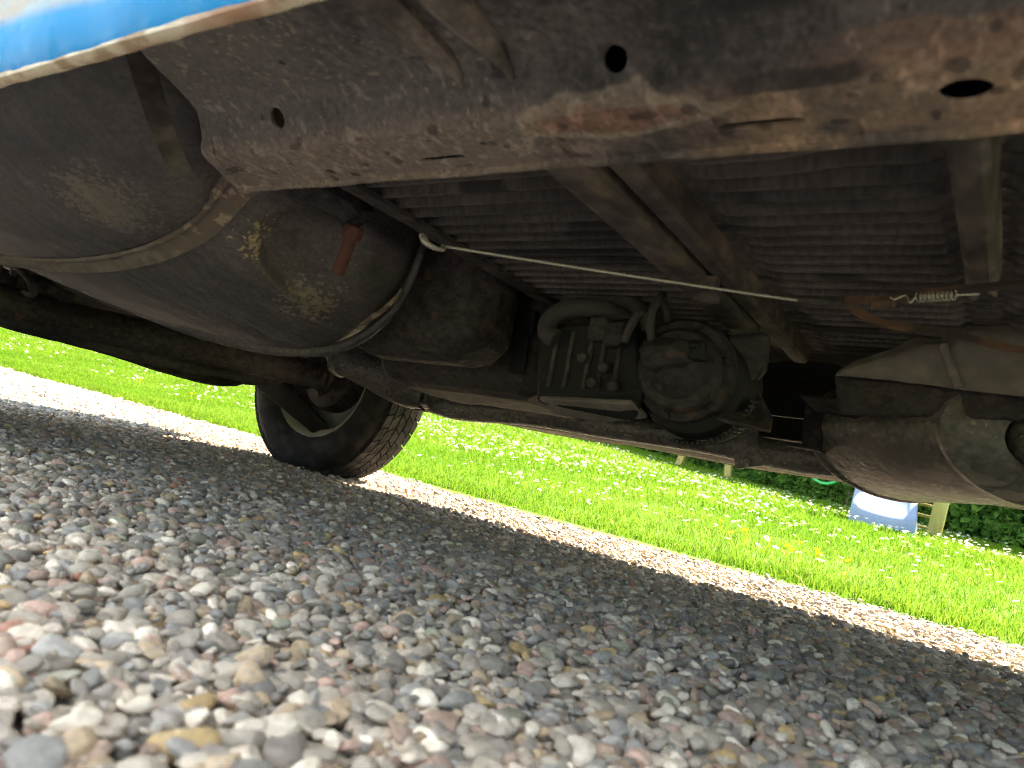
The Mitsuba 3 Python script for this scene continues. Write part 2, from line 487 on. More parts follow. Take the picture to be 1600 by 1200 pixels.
# gravel stones
def stone_shapes(sub, n, seed):
    r = np.random.default_rng(seed)
    out = []
    for k in range(n):
        m = trimesh.creation.icosphere(sub, 1.0)
        v = np.array(m.vertices)
        for _ in range(r.integers(7, 13)):      # worn flats
            d = unit(r.normal(size=3)); h = r.uniform(.52, .88)
            e = v @ d - h
            v = v - np.where(e > 0, e * .92, 0)[:, None] * d
        v = v * (1 + .22 * (meshkit.fbm(v * 1.3 + k * 7.1, 2, k)[:, None] - .5))
        out.append(v * np.array([1, r.uniform(.58, .95), r.uniform(.34, .66)]))
    return out, np.array(m.faces)


def rotations(r, n, tilt):
    a, b, c = r.uniform(0, 2 * np.pi, n), r.normal(0, tilt, n), r.normal(0, tilt, n)
    ca, sa, cb, sb, cc, sc = np.cos(a), np.sin(a), np.cos(b), np.sin(b), np.cos(c), np.sin(c)
    o, z = np.ones(n), np.zeros(n)
    Rz = np.stack([ca, -sa, z, sa, ca, z, z, z, o], -1).reshape(n, 3, 3)
    Rx = np.stack([o, z, z, z, cb, -sb, z, sb, cb], -1).reshape(n, 3, 3)
    Ry = np.stack([cc, z, sc, z, o, z, -sc, z, cc], -1).reshape(n, 3, 3)
    return Rz @ Rx @ Ry


def scatter(x0, x1, y0, y1, step, r):
    gx, gy = np.meshgrid(np.arange(x0, x1, step), np.arange(y0, y1, step), indexing='ij')
    n = gx.size
    return gx.ravel() + r.uniform(-.55, .55, n) * step, gy.ravel() + r.uniform(-.55, .55, n) * step


def in_view(x, y, m=.12):
    f = x * FWD[0] + y * FWD[1]
    s = x * .826 + y * .532
    return (f > .05) & (np.abs(s) < .72 * f + m)


r = np.random.default_rng(21)
PX, PY, PS, PZ = [], [], [], []
for step, size, lift, keep in ((.0098, .0074, -.003, 1.0), (.0115, .0077, .003, .85), (.027, .0094, .004, .5)):
    x, y = scatter(-2.6, .75, -.25, 1.46, step, r)
    k = r.random(len(x)) < keep
    x, y = x[k], y[k]
    PX.append(x); PY.append(y); PS.append(size * np.exp(np.clip(r.normal(0, .34, len(x)), -.7, .52))); PZ.append(lift + r.normal(0, .0016, len(x)))
x, y = scatter(-6.5, -2.6, -.2, 2.14, .0135, r)
PX.append(x); PY.append(y); PS.append(.0080 * np.exp(np.clip(r.normal(0, .34, len(x)), -.7, .52))); PZ.append(r.normal(0, .003, len(x)))
x, y = scatter(-2.9, .9, 1.42, 2.14, .0105, r)
PX.append(x); PY.append(y); PS.append(.0068 * np.exp(np.clip(r.normal(0, .34, len(x)), -.7, .52))); PZ.append(r.normal(0, .003, len(x)))
x, y = scatter(-2.6, .9, -.8, -.25, .026, r)
PX.append(x); PY.append(y); PS.append(.0135 * np.exp(np.clip(r.normal(0, .34, len(x)), -.7, .52))); PZ.append(r.normal(0, .003, len(x)))
PX, PY, PS, PZ = map(np.concatenate, (PX, PY, PS, PZ))
ok = PY < edge_y(PX) + .02 * r.normal(size=len(PX))
PX, PY, PS, PZ = PX[ok], PY[ok], PS[ok], PZ[ok]
dist = np.sqrt(PX ** 2 + PY ** 2 + .16 ** 2)
view = in_view(PX, PY)
keep = view | (r.random(len(PX)) < .8)
N = len(PX)
ROT = rotations(r, N, .30)
ID = r.random((N, 2))
Zc = ground(PX, PY) + ripple(PX, PY) + PZ
lod = np.where(view & (dist < .62), 0, np.where(view & (dist < 1.5), 1, 2))
SH = [stone_shapes(2, 14, 1), stone_shapes(1, 14, 2), stone_shapes(0, 10, 3)]
apparent = np.where(view & (dist > .2) & (PZ > -.002), PS / dist, 0)
single = set(np.argsort(-apparent)[:300].tolist())


def stone_mesh(idx, lv):
    shp, F = SH[lv]
    vs, fs, us = [], [], []
    pick = (ID[idx, 1] * 977).astype(int) % len(shp)
    base = 0
    for k in range(len(shp)):
        i = idx[pick == k]
        if len(i) == 0:
            continue
        v = np.einsum('nij,mj->nmi', ROT[i] * PS[i][:, None, None], shp[k]) + np.stack([PX[i], PY[i], Zc[i]], -1)[:, None]
        nv = len(shp[k])
        fs.append((F[None] + (np.arange(len(i)) * nv)[:, None, None] + base).reshape(-1, 3))
        us.append(np.repeat(ID[i], nv, 0))
        vs.append(v.reshape(-1, 3)); base += len(i) * nv
    return np.concatenate(vs), np.concatenate(fs), np.concatenate(us)


VS, FS, US, base = [], [], [], 0
sing = np.array(sorted(single))
rest = np.setdiff1d(np.where(keep)[0], sing)
for lv in (0, 1, 2):
    v, f, u = stone_mesh(rest[lod[rest] == lv], lv)
    VS.append(v); FS.append(f + base); US.append(u); base += len(v)
k = add('gravel_drive', 'pebble_layer', (np.concatenate(VS), np.concatenate(FS)), 'm_stone', True, uv=np.concatenate(US))
tag(k, kind='stuff')
NTRI = sum(map(len, FS))
for i in sing[np.argsort(dist[sing])]:
    v, f, u = stone_mesh(np.array([i]), 0)
    add('gravel_drive', 'stone', (v, f), 'm_stone', True, uv=u)


# grass blades
def blades(n, x0, x1, y0, y1, hgt, wid, r, fn=None):
    yy = r.uniform(y0, y1, n)
    xx = r.uniform(x0, x1, n)
    k = in_view(xx, yy, .5) & (yy > edge_y(xx) - .015)
    xx, yy = xx[k], yy[k]
    n = len(xx)
    clump = meshkit.fbm(np.stack([xx * 5, yy * 5, xx * 0], -1), 2, 5)
    h = hgt * (.55 + .9 * clump) * r.uniform(.6, 1.25, n)
    a = r.uniform(0, 2 * np.pi, n)
    w = wid * r.uniform(.7, 1.3, n)
    ln = r.normal(0, .38, (n, 2)) * h[:, None]
    z = ground(xx, yy)
    c = np.stack([xx, yy, z], -1)
    d = np.stack([np.cos(a), np.sin(a), a * 0], -1) * w[:, None] / 2
    mid = c + np.stack([ln[:, 0] * .35, ln[:, 1] * .35, h * .6], -1)
    tip = c + np.stack([ln[:, 0], ln[:, 1], h], -1)
    V = np.stack([c - d, c + d, mid + d * .75, mid - d * .75, tip], 1).reshape(-1, 3)
    b = (np.arange(n) * 5)[:, None]
    F = np.concatenate([b + [0, 1, 2], b + [0, 2, 3], b + [3, 2, 4]])
    return V, F, np.repeat(np.stack([r.random(n), r.random(n)], -1), 5, 0)


r = np.random.default_rng(31)
parts = [blades(130000, -8.5, .6, 2.06, 3.6,   .027, .0028, r), blades(110000, -14, .8, 3.6, 6.5, .040, .006, r), blades(80000, -17, 1.2, 6.5, 15.0, .055, .013, r),
         blades(14000, -6.5, .6, 2.05, 2.22, .030, .0030, r)]
off = np.cumsum([0] + [len(p[0]) for p in parts])
k = add('', 'grass', (np.concatenate([p[0] for p in parts]), np.concatenate([p[1] + o for p, o in zip(parts, off)])), 'm_blade', False, uv=np.concatenate([p[2] for p in parts]))
tag(k, 'short bright green mown grass of the sunny lawn', 'grass', kind='stuff')


# daisies and buttercups
def flower(c, s, r, petals=9, cup=.25):
    a = np.linspace(0, 2 * np.pi, petals * 2 + 1)[:-1] + r.uniform(0, 6)
    rad = np.where(np.arange(petals * 2) % 2 == 0, 1.0, .66) * s
    tilt = r.normal(0, .25, 2)
    rim = np.stack([np.cos(a) * rad, np.sin(a) * rad, cup * s * r.uniform(.3, 1.3) + a * 0], -1)
    inn = np.stack([np.cos(a) * .34 * s, np.sin(a) * .34 * s, .08 * s + a * 0], -1)
    n = petals * 2
    v = np.vstack([rim, inn])
    v[:, 2] += v[:, 0] * tilt[0] + v[:, 1] * tilt[1]
    f = [[k, (k + 1) % n, n + (k + 1) % n] for k in range(n)] + [[k, n + (k + 1) % n, n + k] for k in range(n)]
    return trimesh.Trimesh(v + c, f, process=False)


def middle(c, s, r):
    m = trimesh.creation.icosphere(0, s * .36)
    m.vertices = np.array(m.vertices) * [1, 1, .55] + np.asarray(c) + [0, 0, .10 * s]
    return m


r = np.random.default_rng(44)
DX, DY = [], []
tries = 0
while len(DX) < 3200 and tries < 60000:
    tries += 1
    y = 2.2 + 9.0 * r.random() ** 1.35
    x = r.uniform(-2.45, .06) * y
    den = float(meshkit.fbm(np.array([[x * .85, y * .95, 2.0]]), 3, 12)[0])
    d2 = float(meshkit.fbm(np.array([[x * 2.6, y * 2.8, 7.0]]), 3, 31)[0])
    w = np.clip((.5 * den + .5 * d2 - .435) / .12, 0, 1) * .95 + .05
    k = x / y
    w *= np.clip((y - 2.2) / 1.2, .10, 1) * (1.0 if k > -1.1 else .30)
    w *= 1 + 1.2 * math.exp(-((k + .45) / .3) ** 2 - ((y - 4.2) / 1.5) ** 2)
    if r.random() < w:
        DX.append(x); DY.append(y)
DX, DY = np.array(DX), np.array(DY)
o = np.argsort(np.hypot(DX, DY))
DX, DY = DX[o], DY[o]
DZ = ground(DX, DY) + r.uniform(.045, .07, len(DX))
for i in range(300):
    s = r.uniform(.0075, .0105)
    c = (DX[i], DY[i], DZ[i])
    k = f'daisy_{i:03d}' if i else 'daisy'
    scene[k + '__petals'] = mikit.ply(flower(c, s, r), 'm_petal', False)
    scene[k + '__centre'] = mikit.ply(middle(c, s, r), 'm_yellow', True)
    tag(k, 'small white daisy with a yellow centre open in the sunny lawn', 'daisy', 'white daisies scattered over the lawn')
k = add('', 'far_daisies', cat(*[flower((DX[i], DY[i], DZ[i]), r.uniform(.009, .013), r, 7) for i in range(300, len(DX))]), 'm_petal', False)
tag(k, 'dense drifts of white daisies far up the lawn before the hedge', 'daisies', kind='stuff')
BUT = [(-0.838,2.700,0.103), (-0.708,2.550,0.081), (-0.606,2.450,0.080), (-0.707,2.400,0.053), (-0.537,2.400,0.082), (-0.544,2.600,0.117), (-0.448,2.400,0.098), (-0.367,2.400,0.116),
       (-0.500,2.300,0.067), (-3.911,2.600,0.353), (-0.473,2.500,0.113), (-4.625,2.700,0.430)]
for i, q in enumerate(BUT):
    k = f'buttercup_{i:03d}' if i else 'buttercup'
    s = .011
    c = (q[0], q[1], float(ground(q[0], q[1])) + .055)
    scene[k] = mikit.ply(cat(flower(c, s, r, 5, .7), middle(c, s, r), tube([(c[0], c[1], c[2] - .055), (c[0] + .002, c[1], c[2] - .02), c], .0009, 5)), 'm_yellow', False)
    tag(k, 'yellow buttercup open among the grass near the gravel edge', 'buttercup', 'yellow buttercups near the lawn edge')


# hedge with leaves and bare stems
def leaf_cloud(n, fn, size, r):
    c = fn(n)
    a = rotations(r, n, 1.0)
    s = size * r.uniform(.6, 1.4, n)
    q = np.array([[-1, 0, 0], [0, -.55, .12], [1, 0, 0], [0, .55, .12]])
    V = np.einsum('nij,mj->nmi', a * s[:, None, None], q) + c[:, None]
    b = (np.arange(n) * 4)[:, None]
    return V.reshape(-1, 3), np.concatenate([b + [0, 1, 2], b + [0, 2, 3]]), np.repeat(r.random((n, 2)), 4, 0)


HX = np.array([-18., -9., -4.2, -3.3, -1.65, .15, 1.8, 4.0])
HY = np.array([17.0, 15.0, 12.8, 11.9, 10.4, 8.5, 7.6, 7.0])


def hedge(x0, x1, n, size, r):
    def fn(n):
        x = r.uniform(x0, x1, n)
        y = np.interp(x, HX, HY)
        t = r.random(n)
        z = t ** 1.4 * 3.2
        lump = meshkit.fbm(np.stack([x * 1.6, z * 1.8, x * 0], -1), 3, 2) - .5
        clump = meshkit.fbm(np.stack([x * 6, z * 6, x * 0 + 4], -1), 2, 8) - .5
        front = -.10 * np.cos(t * 2.6) + 1.0 * lump * .5 + .3 * clump
        y2 = y + front + np.abs(r.normal(0, .18, n)) + .25
        return np.stack([x, y2, ground(x, y) + z * (1 + .15 * lump)], -1)
    return leaf_cloud(n, fn, size, r)


r = np.random.default_rng(5)
hp = [hedge(-4.6, 1.2, 60000, .050, r), hedge(-18, -4.6, 24000, .10, r), hedge(1.2, 4.0, 9000, .08, r)]
off = np.cumsum([0] + [len(p[0]) for p in hp])
add('hedge', 'foliage', (np.concatenate([p[0] for p in hp]), np.concatenate([p[1] + o for p, o in zip(hp, off)])), 'm_leaf', False, uv=np.concatenate([p[2] for p in hp]))
labels['hedge__foliage'] = {'kind': 'stuff'}
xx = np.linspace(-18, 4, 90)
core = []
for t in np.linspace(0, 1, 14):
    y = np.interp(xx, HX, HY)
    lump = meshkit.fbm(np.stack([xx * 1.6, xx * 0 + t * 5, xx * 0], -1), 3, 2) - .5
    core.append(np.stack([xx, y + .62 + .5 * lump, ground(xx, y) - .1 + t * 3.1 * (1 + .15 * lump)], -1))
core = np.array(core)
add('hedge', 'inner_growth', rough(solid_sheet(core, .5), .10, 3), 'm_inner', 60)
bx0 = leaf_cloud(26000, lambda n: (lambda x, t, j: np.stack([x, -5.6 - .5 * j * np.sin(np.pi * np.clip(t, .05, 1)) + .45 * (meshkit.fbm(np.stack([x * 1.6, t * 5, x * 0], -1), 3, 6) - .5), ground(x, x * 0 - 5.6) + t * 1.4], -1))(
    r.uniform(-12, 9, n), r.random(n), r.random(n)), .10, r)
add('garden_hedge', 'foliage', bx0[:2], 'm_leaf', False, uv=bx0[2])  # hedge out of view, added to block low sky light under the van
labels['garden_hedge__foliage'] = {'kind': 'stuff'}
add('garden_hedge', 'inner_growth', rough(trimesh.Trimesh(*trimesh.remesh.subdivide_to_size(*(lambda m: (m.vertices, m.faces))(rbox((-1.5, -6.05, .62), (21, .7, 1.35), .1)), .5)), .10, 3), 'm_inner', 60)
tag('garden_hedge', 'unseen low green hedge added behind the camera to block low sky light', 'hedge')
for k in range(46):
    x = r.uniform(-3.4, .8)
    y = float(np.interp(x, HX, HY)) + .22 + r.uniform(0, .25)
    z = float(ground(x, y))
    d = r.normal(0, .13, 2)
    add('hedge', 'stem', rtube([(x, y, z - .02), (x + d[0] * .5, y + d[1] * .4, z + .5), (x + d[0] * 1.5, y + d[1], z + 1.1), (x + d[0] * 2.6, y + d[1] * 1.2, z + 1.8)], np.linspace(.016, .006, 10), 10, 6), 'm_stem')
tag('hedge', 'dark green leafy hedge with bare stems at the far end of the lawn', 'hedge')

# garden slide with a wooden ladder
gz = lambda x, y: float(ground(x, y))
A, B = np.array((-.872, 5.6)), np.array((-.492, 5.42))
za, zb = .300, .262
ex = np.array([B[0] - A[0], B[1] - A[1], zb - za]); wdt = np.linalg.norm(ex); ex /= wdt
back = unit([-.16, .98, .0]); up = unit([.10, 0, 1.0])
rows = []
for s, h in ((0.0, -.08), (.012, .03), (.035, .062), (.09, .085), (.28, .165), (.62, .40), (1.1, .80), (1.7, 1.30)):
    row = []
    for t, dz in ((-.02, -.07), (-.02, .03), (0, .045), (.06, .040), (.13, .012), (.5, -.012), (.87, .012), (.94, .040), (1.0, .045), (1.02, .03), (1.02, -.07)):
        sc = min(1, .35 + s * 4)
        row.append(np.array([A[0], A[1], za]) + ex * wdt * t + back * s + up * (h + dz * sc))
    rows.append(row)
add('garden_slide', 'chute', solid_sheet(patch(rows, 26, 34), -.012), 'm_plastic', 40)
for k, t in enumerate((1.03, 1.055)):
    pth = [np.array([A[0], A[1], za]) + ex * wdt * t + back * s + up * (h - .045 - .03 * k) for s, h in ((.0, .03), (.05, .10), (.28, .18), (.62, .39), (1.1, .78), (1.7, 1.28))]
    add('garden_slide', 'side_rail', rtube(pth, .012, 20, 10), 'm_pale')
pa, pb = np.array((-.41, 6.0, .26)), np.array((-.86, 6.22, .31))
for q in (pa, pb):
    add('garden_slide', 'ladder_post', strip([q - up * .1, q + up * .5, q + up * 1.2], (0, 1, 0), .085, .085), 'm_wood', False)
for h in (.06, .14, .215, .29, .365, .44, .515):
    add('garden_slide', 'rung', cyl(pa + up * h, pb + up * h, .011, 12), 'm_wood')
tag('garden_slide', 'pale blue plastic slide with a wooden ladder on the far lawn', 'slide')

# swing frame and green seat
ra = [np.array((-3.40, 11.0, .64)), np.array((-4.22, 11.0, .70))]
top = (ra[0] + ra[1]) / 2 + np.array([.1, .3, 2.2])
for q in ra:
    add('swing_stand', 'leg', strip([q - np.array([0, 0, .1]), q * .5 + top * .5, top], (0, 1, 0), .09, .09), 'm_wood', False)
top2 = top + np.array([2.9, -.9, .05])
for dx in (-.4, .4):
    b = np.array([top2[0] + dx, top2[1] - .2, 0]); b[2] = gz(b[0], b[1]) - .05
    add('swing_stand', 'leg', strip([b, b * .5 + top2 * .5, top2], (0, 1, 0), .09, .09), 'm_wood', False)
add('swing_stand', 'beam', strip([top + [-.1, .03, 0], (top + top2) / 2, top2 + [.1, -.03, 0]], (0, 0, 1), .09, .09), 'm_wood', False)
tag('swing_stand', 'weathered wooden swing frame legs standing on the far lawn', 'swing stand')
s0, s1 = np.array((-2.097,9.900,0.855)), np.array((-1.681,9.900,0.851))
belt = [s0 + (s1 - s0) * t + np.array([0, 0, -.10 * math.sin(math.pi * t)]) for t in np.linspace(0, 1, 14)]
sk = add('swing', 'seat', strip(belt, (0, 0, 1), .15, .025), 'm_green', 50)
for q in (s0, s1):
    tq = np.array([q[0], q[1], 2.75])
    add('swing', 'rope', cyl(q, tq, .006, 6), 'm_cord')
tag('swing', 'bright green plastic swing seat hanging before the hedge', 'swing')

# ------------------------------------------------------------------ the van, from underneath
VAN = 'van'
tag(VAN, 'old blue van with a rusty dirt caked underside standing on the gravel drive', 'van')
YN, YF = .215, 1.765       # near and far body sides
WX = (-1.715, .92)          # axles

# body sides
def side_poly():
    body = Polygon([(-2.42, .40), (-2.05, .372), (1.95, .372), (1.98, .95), (1.93, 1.75), (1.80, 1.92), (-1.75, 1.92), (-2.02, 1.70), (-2.44, .98)])
    for x in WX:
        body = body.difference(Point(x, .34).buffer(.37, 24))
    wins = [sbox(-1.75, 1.05, -1.08, 1.62), sbox(-.95, 1.05, -.10, 1.62), sbox(.05, 1.05, .85, 1.62), sbox(1.0, 1.05, 1.75, 1.62)]
    wins = [w.buffer(-.05).buffer(.05) for w in wins]
    return body, wins


body, wins = side_poly()
hole = body
for w in wins:
    hole = hole.difference(w)
for y0, lower in ((YN - .012, .40), (YF, .30)):
    m = ext_y(hole.intersection(sbox(-3, lower + .04, 3, 3)), y0, y0 + .012)
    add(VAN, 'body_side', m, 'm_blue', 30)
    for w in wins:
        add(VAN, 'window', ext_y(w.buffer(.004), y0 + .004, y0 + .0055), 'm_glass', False)
roof = [[(-1.95, YN, 1.80), (-1.95, .4, 1.87), (-1.95, 1.0, 1.90), (-1.95, 1.58, 1.87), (-1.95, YF, 1.80)]]
for x, dz in ((-1.6, .10), (0, .16), (1.5, .11), (1.9, 0)):
    roof.append([(x, YN - .012, 1.82 + dz * .7), (x, .4, 1.90 + dz), (x, 1.0, 1.92 + dz), (x, 1.58, 1.90 + dz), (x, YF + .012, 1.82 + dz * .7)])
add(VAN, 'roof', solid_sheet(patch(roof, 20, 24), .02), 'm_blue', 40)
add(VAN, 'front_panel', solid_sheet(patch([[(-2.38, y, .38), (-2.46 - .05 * math.sin((y - YN) / 1.55 * math.pi), y, .95), (-2.20 - .05 * math.sin((y - YN) / 1.55 * math.pi), y, 1.45), (-1.93, y, 1.86)] for y in np.linspace(YN, YF, 7)], 16, 24), .015), 'm_blue', 40)
add(VAN, 'front_valance', rbox((-2.33, 1.0, .66), (.02, 1.5, .62), .004), 'm_dark')
add(VAN, 'rear_panel', solid_sheet(patch([[(1.93, y, .42), (1.97, y, .95), (1.95, y, 1.5), (1.88, y, 1.88)] for y in np.linspace(YN, YF, 5)], 10, 12), .015), 'm_blue', 40)

# near outer sill: rolled blue panel and its flaking lip
prof = np.array([(.222, .379), (.217, .384), (.2110, .396), (.2080, .412), (.207, .430), (.205, .450)])
xx = np.linspace(-1.32, .54, 90)
S = np.stack([np.stack([x + 0 * prof[:, 0], prof[:, 0] + .0012 * math.sin(x * 21) + .001 * math.sin(x * 57), prof[:, 1]], -1) for x in xx])
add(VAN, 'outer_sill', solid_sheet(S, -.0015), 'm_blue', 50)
nx = 240
xx = np.linspace(-1.30, .53, nx)
e1 = meshkit.fbm(np.stack([xx * 38, xx * 0, xx * 0], -1), 4, 3) - .5
e2 = meshkit.fbm(np.stack([xx * 24, xx * 0 + 5, xx * 0], -1), 4, 4) - .5
ring = np.stack([np.stack([xx, .2185 + .0015 * e2, .3812 + .004 * e1], -1), np.stack([xx, .2180 + 0 * xx, .3782 + .002 * e2], -1),
                 np.stack([xx, .2225 + .002 * e1, .3755 + .0015 * e2], -1), np.stack([xx, .2275 + .002 * e2, .3772 + .002 * e1], -1), np.stack([xx, .229 + .002 * e2, .3822 + 0 * xx], -1)], 1)
add(VAN, 'sill_edge', solid_sheet(ring, .002), 'm_edge', 50)
tag('van__sill_edge', 'flaking rusty tan lower lip of the blue sill')

# near box member with step floor, holes and slots
pl = LineString([(.232, .395), (.236, .425), (.250, .434), (.362, .436), (.381, .430), (.394, .414), (.403, .4025), (.458, .3995), (.4605, .3975), (.4605, .3930)])
bx = ext_x(pl.buffer(.0016, cap_style='flat', join_style='round'), -.70, .62)
man = m3.Manifold(m3.Mesh(np.asarray(bx.vertices, np.float32), np.asarray(bx.faces, np.uint32)))


def drill(man, c, n, rx, ry, ang=0, depth=.05):
    """An oval through-hole at c; rx along x."""
    z = unit(n); a = unit(np.array([1, 0, 0]) - z * z[0]); b = np.cross(z, a)
    th = np.linspace(0, 2 * np.pi, 25)[:-1]
    e = 3.2 if rx > 2.5 * ry else 2
    cs, sn = np.cos(th), np.sin(th)
    pts = np.stack([np.sign(cs) * np.abs(cs) ** (2 / e) * rx, np.sign(sn) * np.abs(sn) ** (2 / e) * ry], -1)
    v = np.vstack([np.asarray(c) + a * p[0] + b * p[1] + z * s for s in (-depth / 2, depth / 2) for p in pts])
    return man - m3.Manifold.hull_points(v)


for px in (((-0.229,0.383,0.424), (0, -.85, -.5), .0085, .0085), ((-0.554,0.372,0.408), (0, -.7, -.7), .0085, .0085), ((-0.039,0.423,0.398), (0, .05, -1), .013, .011),
           ((-0.148,0.435,0.403), (0, .05, -1), .027, .0042), ((-0.406,0.440,0.403), (0, .05, -1), .024, .0042), ((-0.542,0.445,0.403), (0, .05, -1), .006, .005),
           ((-0.289,0.431,0.401), (0, .05, -1), .0032, .003), ((-0.338,0.433,0.403), (0, .05, -1), .0032, .003), ((-0.354,0.424,0.402), (0, .05, -1), .003, .003),
           ((-0.491,0.335,0.433), (0, 0, -1), .003, .003)):
    man = drill(man, *px)
man = man.trim_by_plane((.878, .479, 0), -.3855)
bx = from_manifold(man.refine_to_length(.009))
v = np.array(bx.vertices)
amp = (meshkit.fbm(v * 22, 3, 5) - .5)
v[:, 2] += .0035 * amp
v[:, 1] += .0030 * (meshkit.fbm(v * 19 + 5, 3, 6) - .5)
bx.vertices = v
add(VAN, 'box_member', bx, 'm_sill', 40)
tag('van__box_member', 'dirt caked box section with slots and rust patches along its lower edge')
for x0 in (-.352, -.309):
    pth = [(x0 + .002, .236, .433), (x0 + .001, .30, .4335), (x0, .35, .433), (x0, .379, .4290), (x0, .388, .4225)]
    add(VAN, 'step_rib', rough(rtube(pth, [.0148, .0148, .0148, .0148, .0145, .014, .013, .0118, .010, .0078, .005, .002], 12), .0012, 90), 'm_dust')
pr = np.array([(.232, .395), (.236, .425), (.250, .434), (.305, .4355), (.362, .436), (.381, .430), (.394, .414), (.403, .4025), (.458, .3995), (.462, .3975)])
rows = [[(-.5685 - .545 * (y - .24) - a, y + b, z + c) for y, z in pr] for a, b, c in ((0, 0, 0), (.014, .002, .002), (.030, .008, .010), (.042, .022, .035), (.048, .045, .09))]
add(VAN, 'box_end', rough(solid_sheet(patch(rows, 24, 40), .002), .002, 24), 'm_sill', 50)
# dark inside of the box so that the holes open on a cavity
add(VAN, 'box_closure', ext_x(Polygon([(.24, .500), (.47, .500), (.47, .503), (.24, .503)]), -.70, .62), 'm_black', False)
add(VAN, 'inner_sill_wall', ext_x(Polygon([(.4660, .400), (.4675, .400), (.4675, .50), (.4660, .50)]), -.62, .62), 'm_black', False)

# brake pipe and clips along the flange
pts = [(-0.696,0.459,0.399), (-0.640,0.462,0.398), (-0.538,0.465,0.398), (-0.496,0.467,0.400), (-0.445,0.467,0.403), (-0.382,0.467,0.404)]
add(VAN, 'brake_pipe', rtube(pts, .0021, 30, 8), 'm_sill')
for px in ((-0.538,0.462,0.398), (-0.441,0.463,0.401), (-0.120,0.464,0.402)):
    add(VAN, 'pipe_clip', rough(rbox(np.array(px), (.010, .006, .008), .0018), .0012, 120), 'm_sill')

# ribbed floor
yy = np.linspace(.466, 1.75, 620)
ph = (yy - .466) / .0268
rz = .0070 * np.tanh(5.0 * np.sin(ph * 2 * np.pi) + 2.2) * (yy < 1.55)
xx = np.unique(np.r_[np.linspace(-.60, .90, 80), np.linspace(-.40, .0, 60)])
gate = lambda x: float(1 - np.exp(-((x + .294) / .052) ** 6) - np.exp(-((x + .041) / .024) ** 6))
S = np.stack([np.stack([x + 0 * yy, yy, .4335 + rz * gate(x) + .003 * (meshkit.fbm(np.stack([yy * 0 + x * 4, yy * 4, yy * 0], -1), 2, 8) - .5)], -1) for x in xx])
# pressed flats near the sill
flat = np.exp(-((S[..., 0] + .105) / .05) ** 4 - ((S[..., 1] - .55) / .022) ** 4) + np.exp(-((S[..., 0] - .02) / .05) ** 4 - ((S[..., 1] - .56) / .03) ** 4)
S[..., 2] += flat * .006
add(VAN, 'floor_panel', solid_sheet(S, .0015), 'm_floor', 40)
tag('van__floor_panel', 'ribbed brown steel floor seen from below')
for x0, x1, y0, y1, z in ((-2.36, -.60, .24, 1.75, .60), (.90, 1.93, .24, 1.75, .52)):
    add(VAN, 'underfloor', rbox(((x0 + x1) / 2, (y0 + y1) / 2, z), (x1 - x0, y1 - y0, .02), .004), 'm_dark')
add(VAN, 'bulkhead', rbox((-.606, 1.12, .515), (.012, 1.26, .17), .003), 'm_dark')
add(VAN, 'bulkhead_flange', rough(trimesh.Trimesh(*trimesh.remesh.subdivide_to_size(*(lambda m: (m.vertices, m.faces))(strip([(-.604, .475, .424), (-.604, .8, .424), (-.604, 1.5, .424)], (0, 0, 1), .022, .006)), .03)), .002, 30), 'm_dark')

for y0, z0 in ((1.30, .345), (1.52, .33)):
    add(VAN, 'tunnel_panel', rbox((.20, y0, z0 + .05), (1.60, .012, .115), .003), 'm_black')  # black panels added to keep the far floor dark, no known van part
add(VAN, 'inner_panel', rbox((-1.02, 1.60, .40), (1.0, .02, .24), .004), 'm_black')  # black filler added to close off a bright gap
add(VAN, 'tunnel_panel', rbox((.20, 1.41, .43), (1.60, .24, .02), .004), 'm_black')  # another added black panel, darkens the floor above the pipe

# cross members
def hat(x0, x1, y0, y1, z0, z1, dx=0.0, taper=0.0):
    n = 16
    rows = []
    for t in np.linspace(0, 1, n):
        y = y0 + (y1 - y0) * t
        s = dx * t
        w = taper * t
        rows.append([(x0 - .002 + s, y, z1), (x0 + s, y, z0 + .002), (x0 + .003 + s, y, z0), (x1 - .003 + s - w, y, z0), (x1 + s - w, y, z0 + .002), (x1 + .002 + s - w, y, z1)])
    return rough(solid_sheet(np.array(rows), .0015), .0012, 40)


add(VAN, 'cross_member', hat(-.330, -.294, .462, .98, .400, .44), 'm_member', 30)
add(VAN, 'cross_member', hat(-.282, -.262, .462, 1.18, .408, .44, -.012), 'm_member', 30)
add(VAN, 'cross_member', hat(-.0505, -.031, .462, .80, .400, .44, .002), 'm_member', 30)

# control rod
p0, p1 = np.array((-0.529,0.600,0.384)), np.array((-0.192,0.752,0.380))
add(VAN, 'control_rod', rtube([p0, p0 * .6 + p1 * .4 + [0, 0, -.001], p1], .0016, 16, 8), 'm_rod')
tag('van__control_rod', 'thin pale steel rod running across the ribbed floor')
add(VAN, 'rod_sleeve', cyl(p1, np.array((-0.144,0.760,0.381)), .0034, 10), 'm_dark')
hk = [(-0.537,0.575,0.387), (-0.531,0.574,0.381), (-0.522,0.574,0.375), (-0.518,0.580,0.374), (-0.522,0.595,0.382)]
add(VAN, 'rod_hook', rtube(hk, [.0032, .004, .004, .0035, .003, .003, .0026, .0026, .0024, .0022], 10, 10), 'm_rod')
add(VAN, 'rod_guide', rough(cat(rbox(np.array((-0.277,0.735,0.384)), (.018, .012, .03), .003), rbox(np.array((-0.279,0.735,0.375)), (.026, .014, .010), .003)), .002, 80), 'm_dark')

# ---- tank with strap and rolled rim
def useg(y, xs, zs):
    return [(x, y, z) for x, z in zip(xs, zs)]


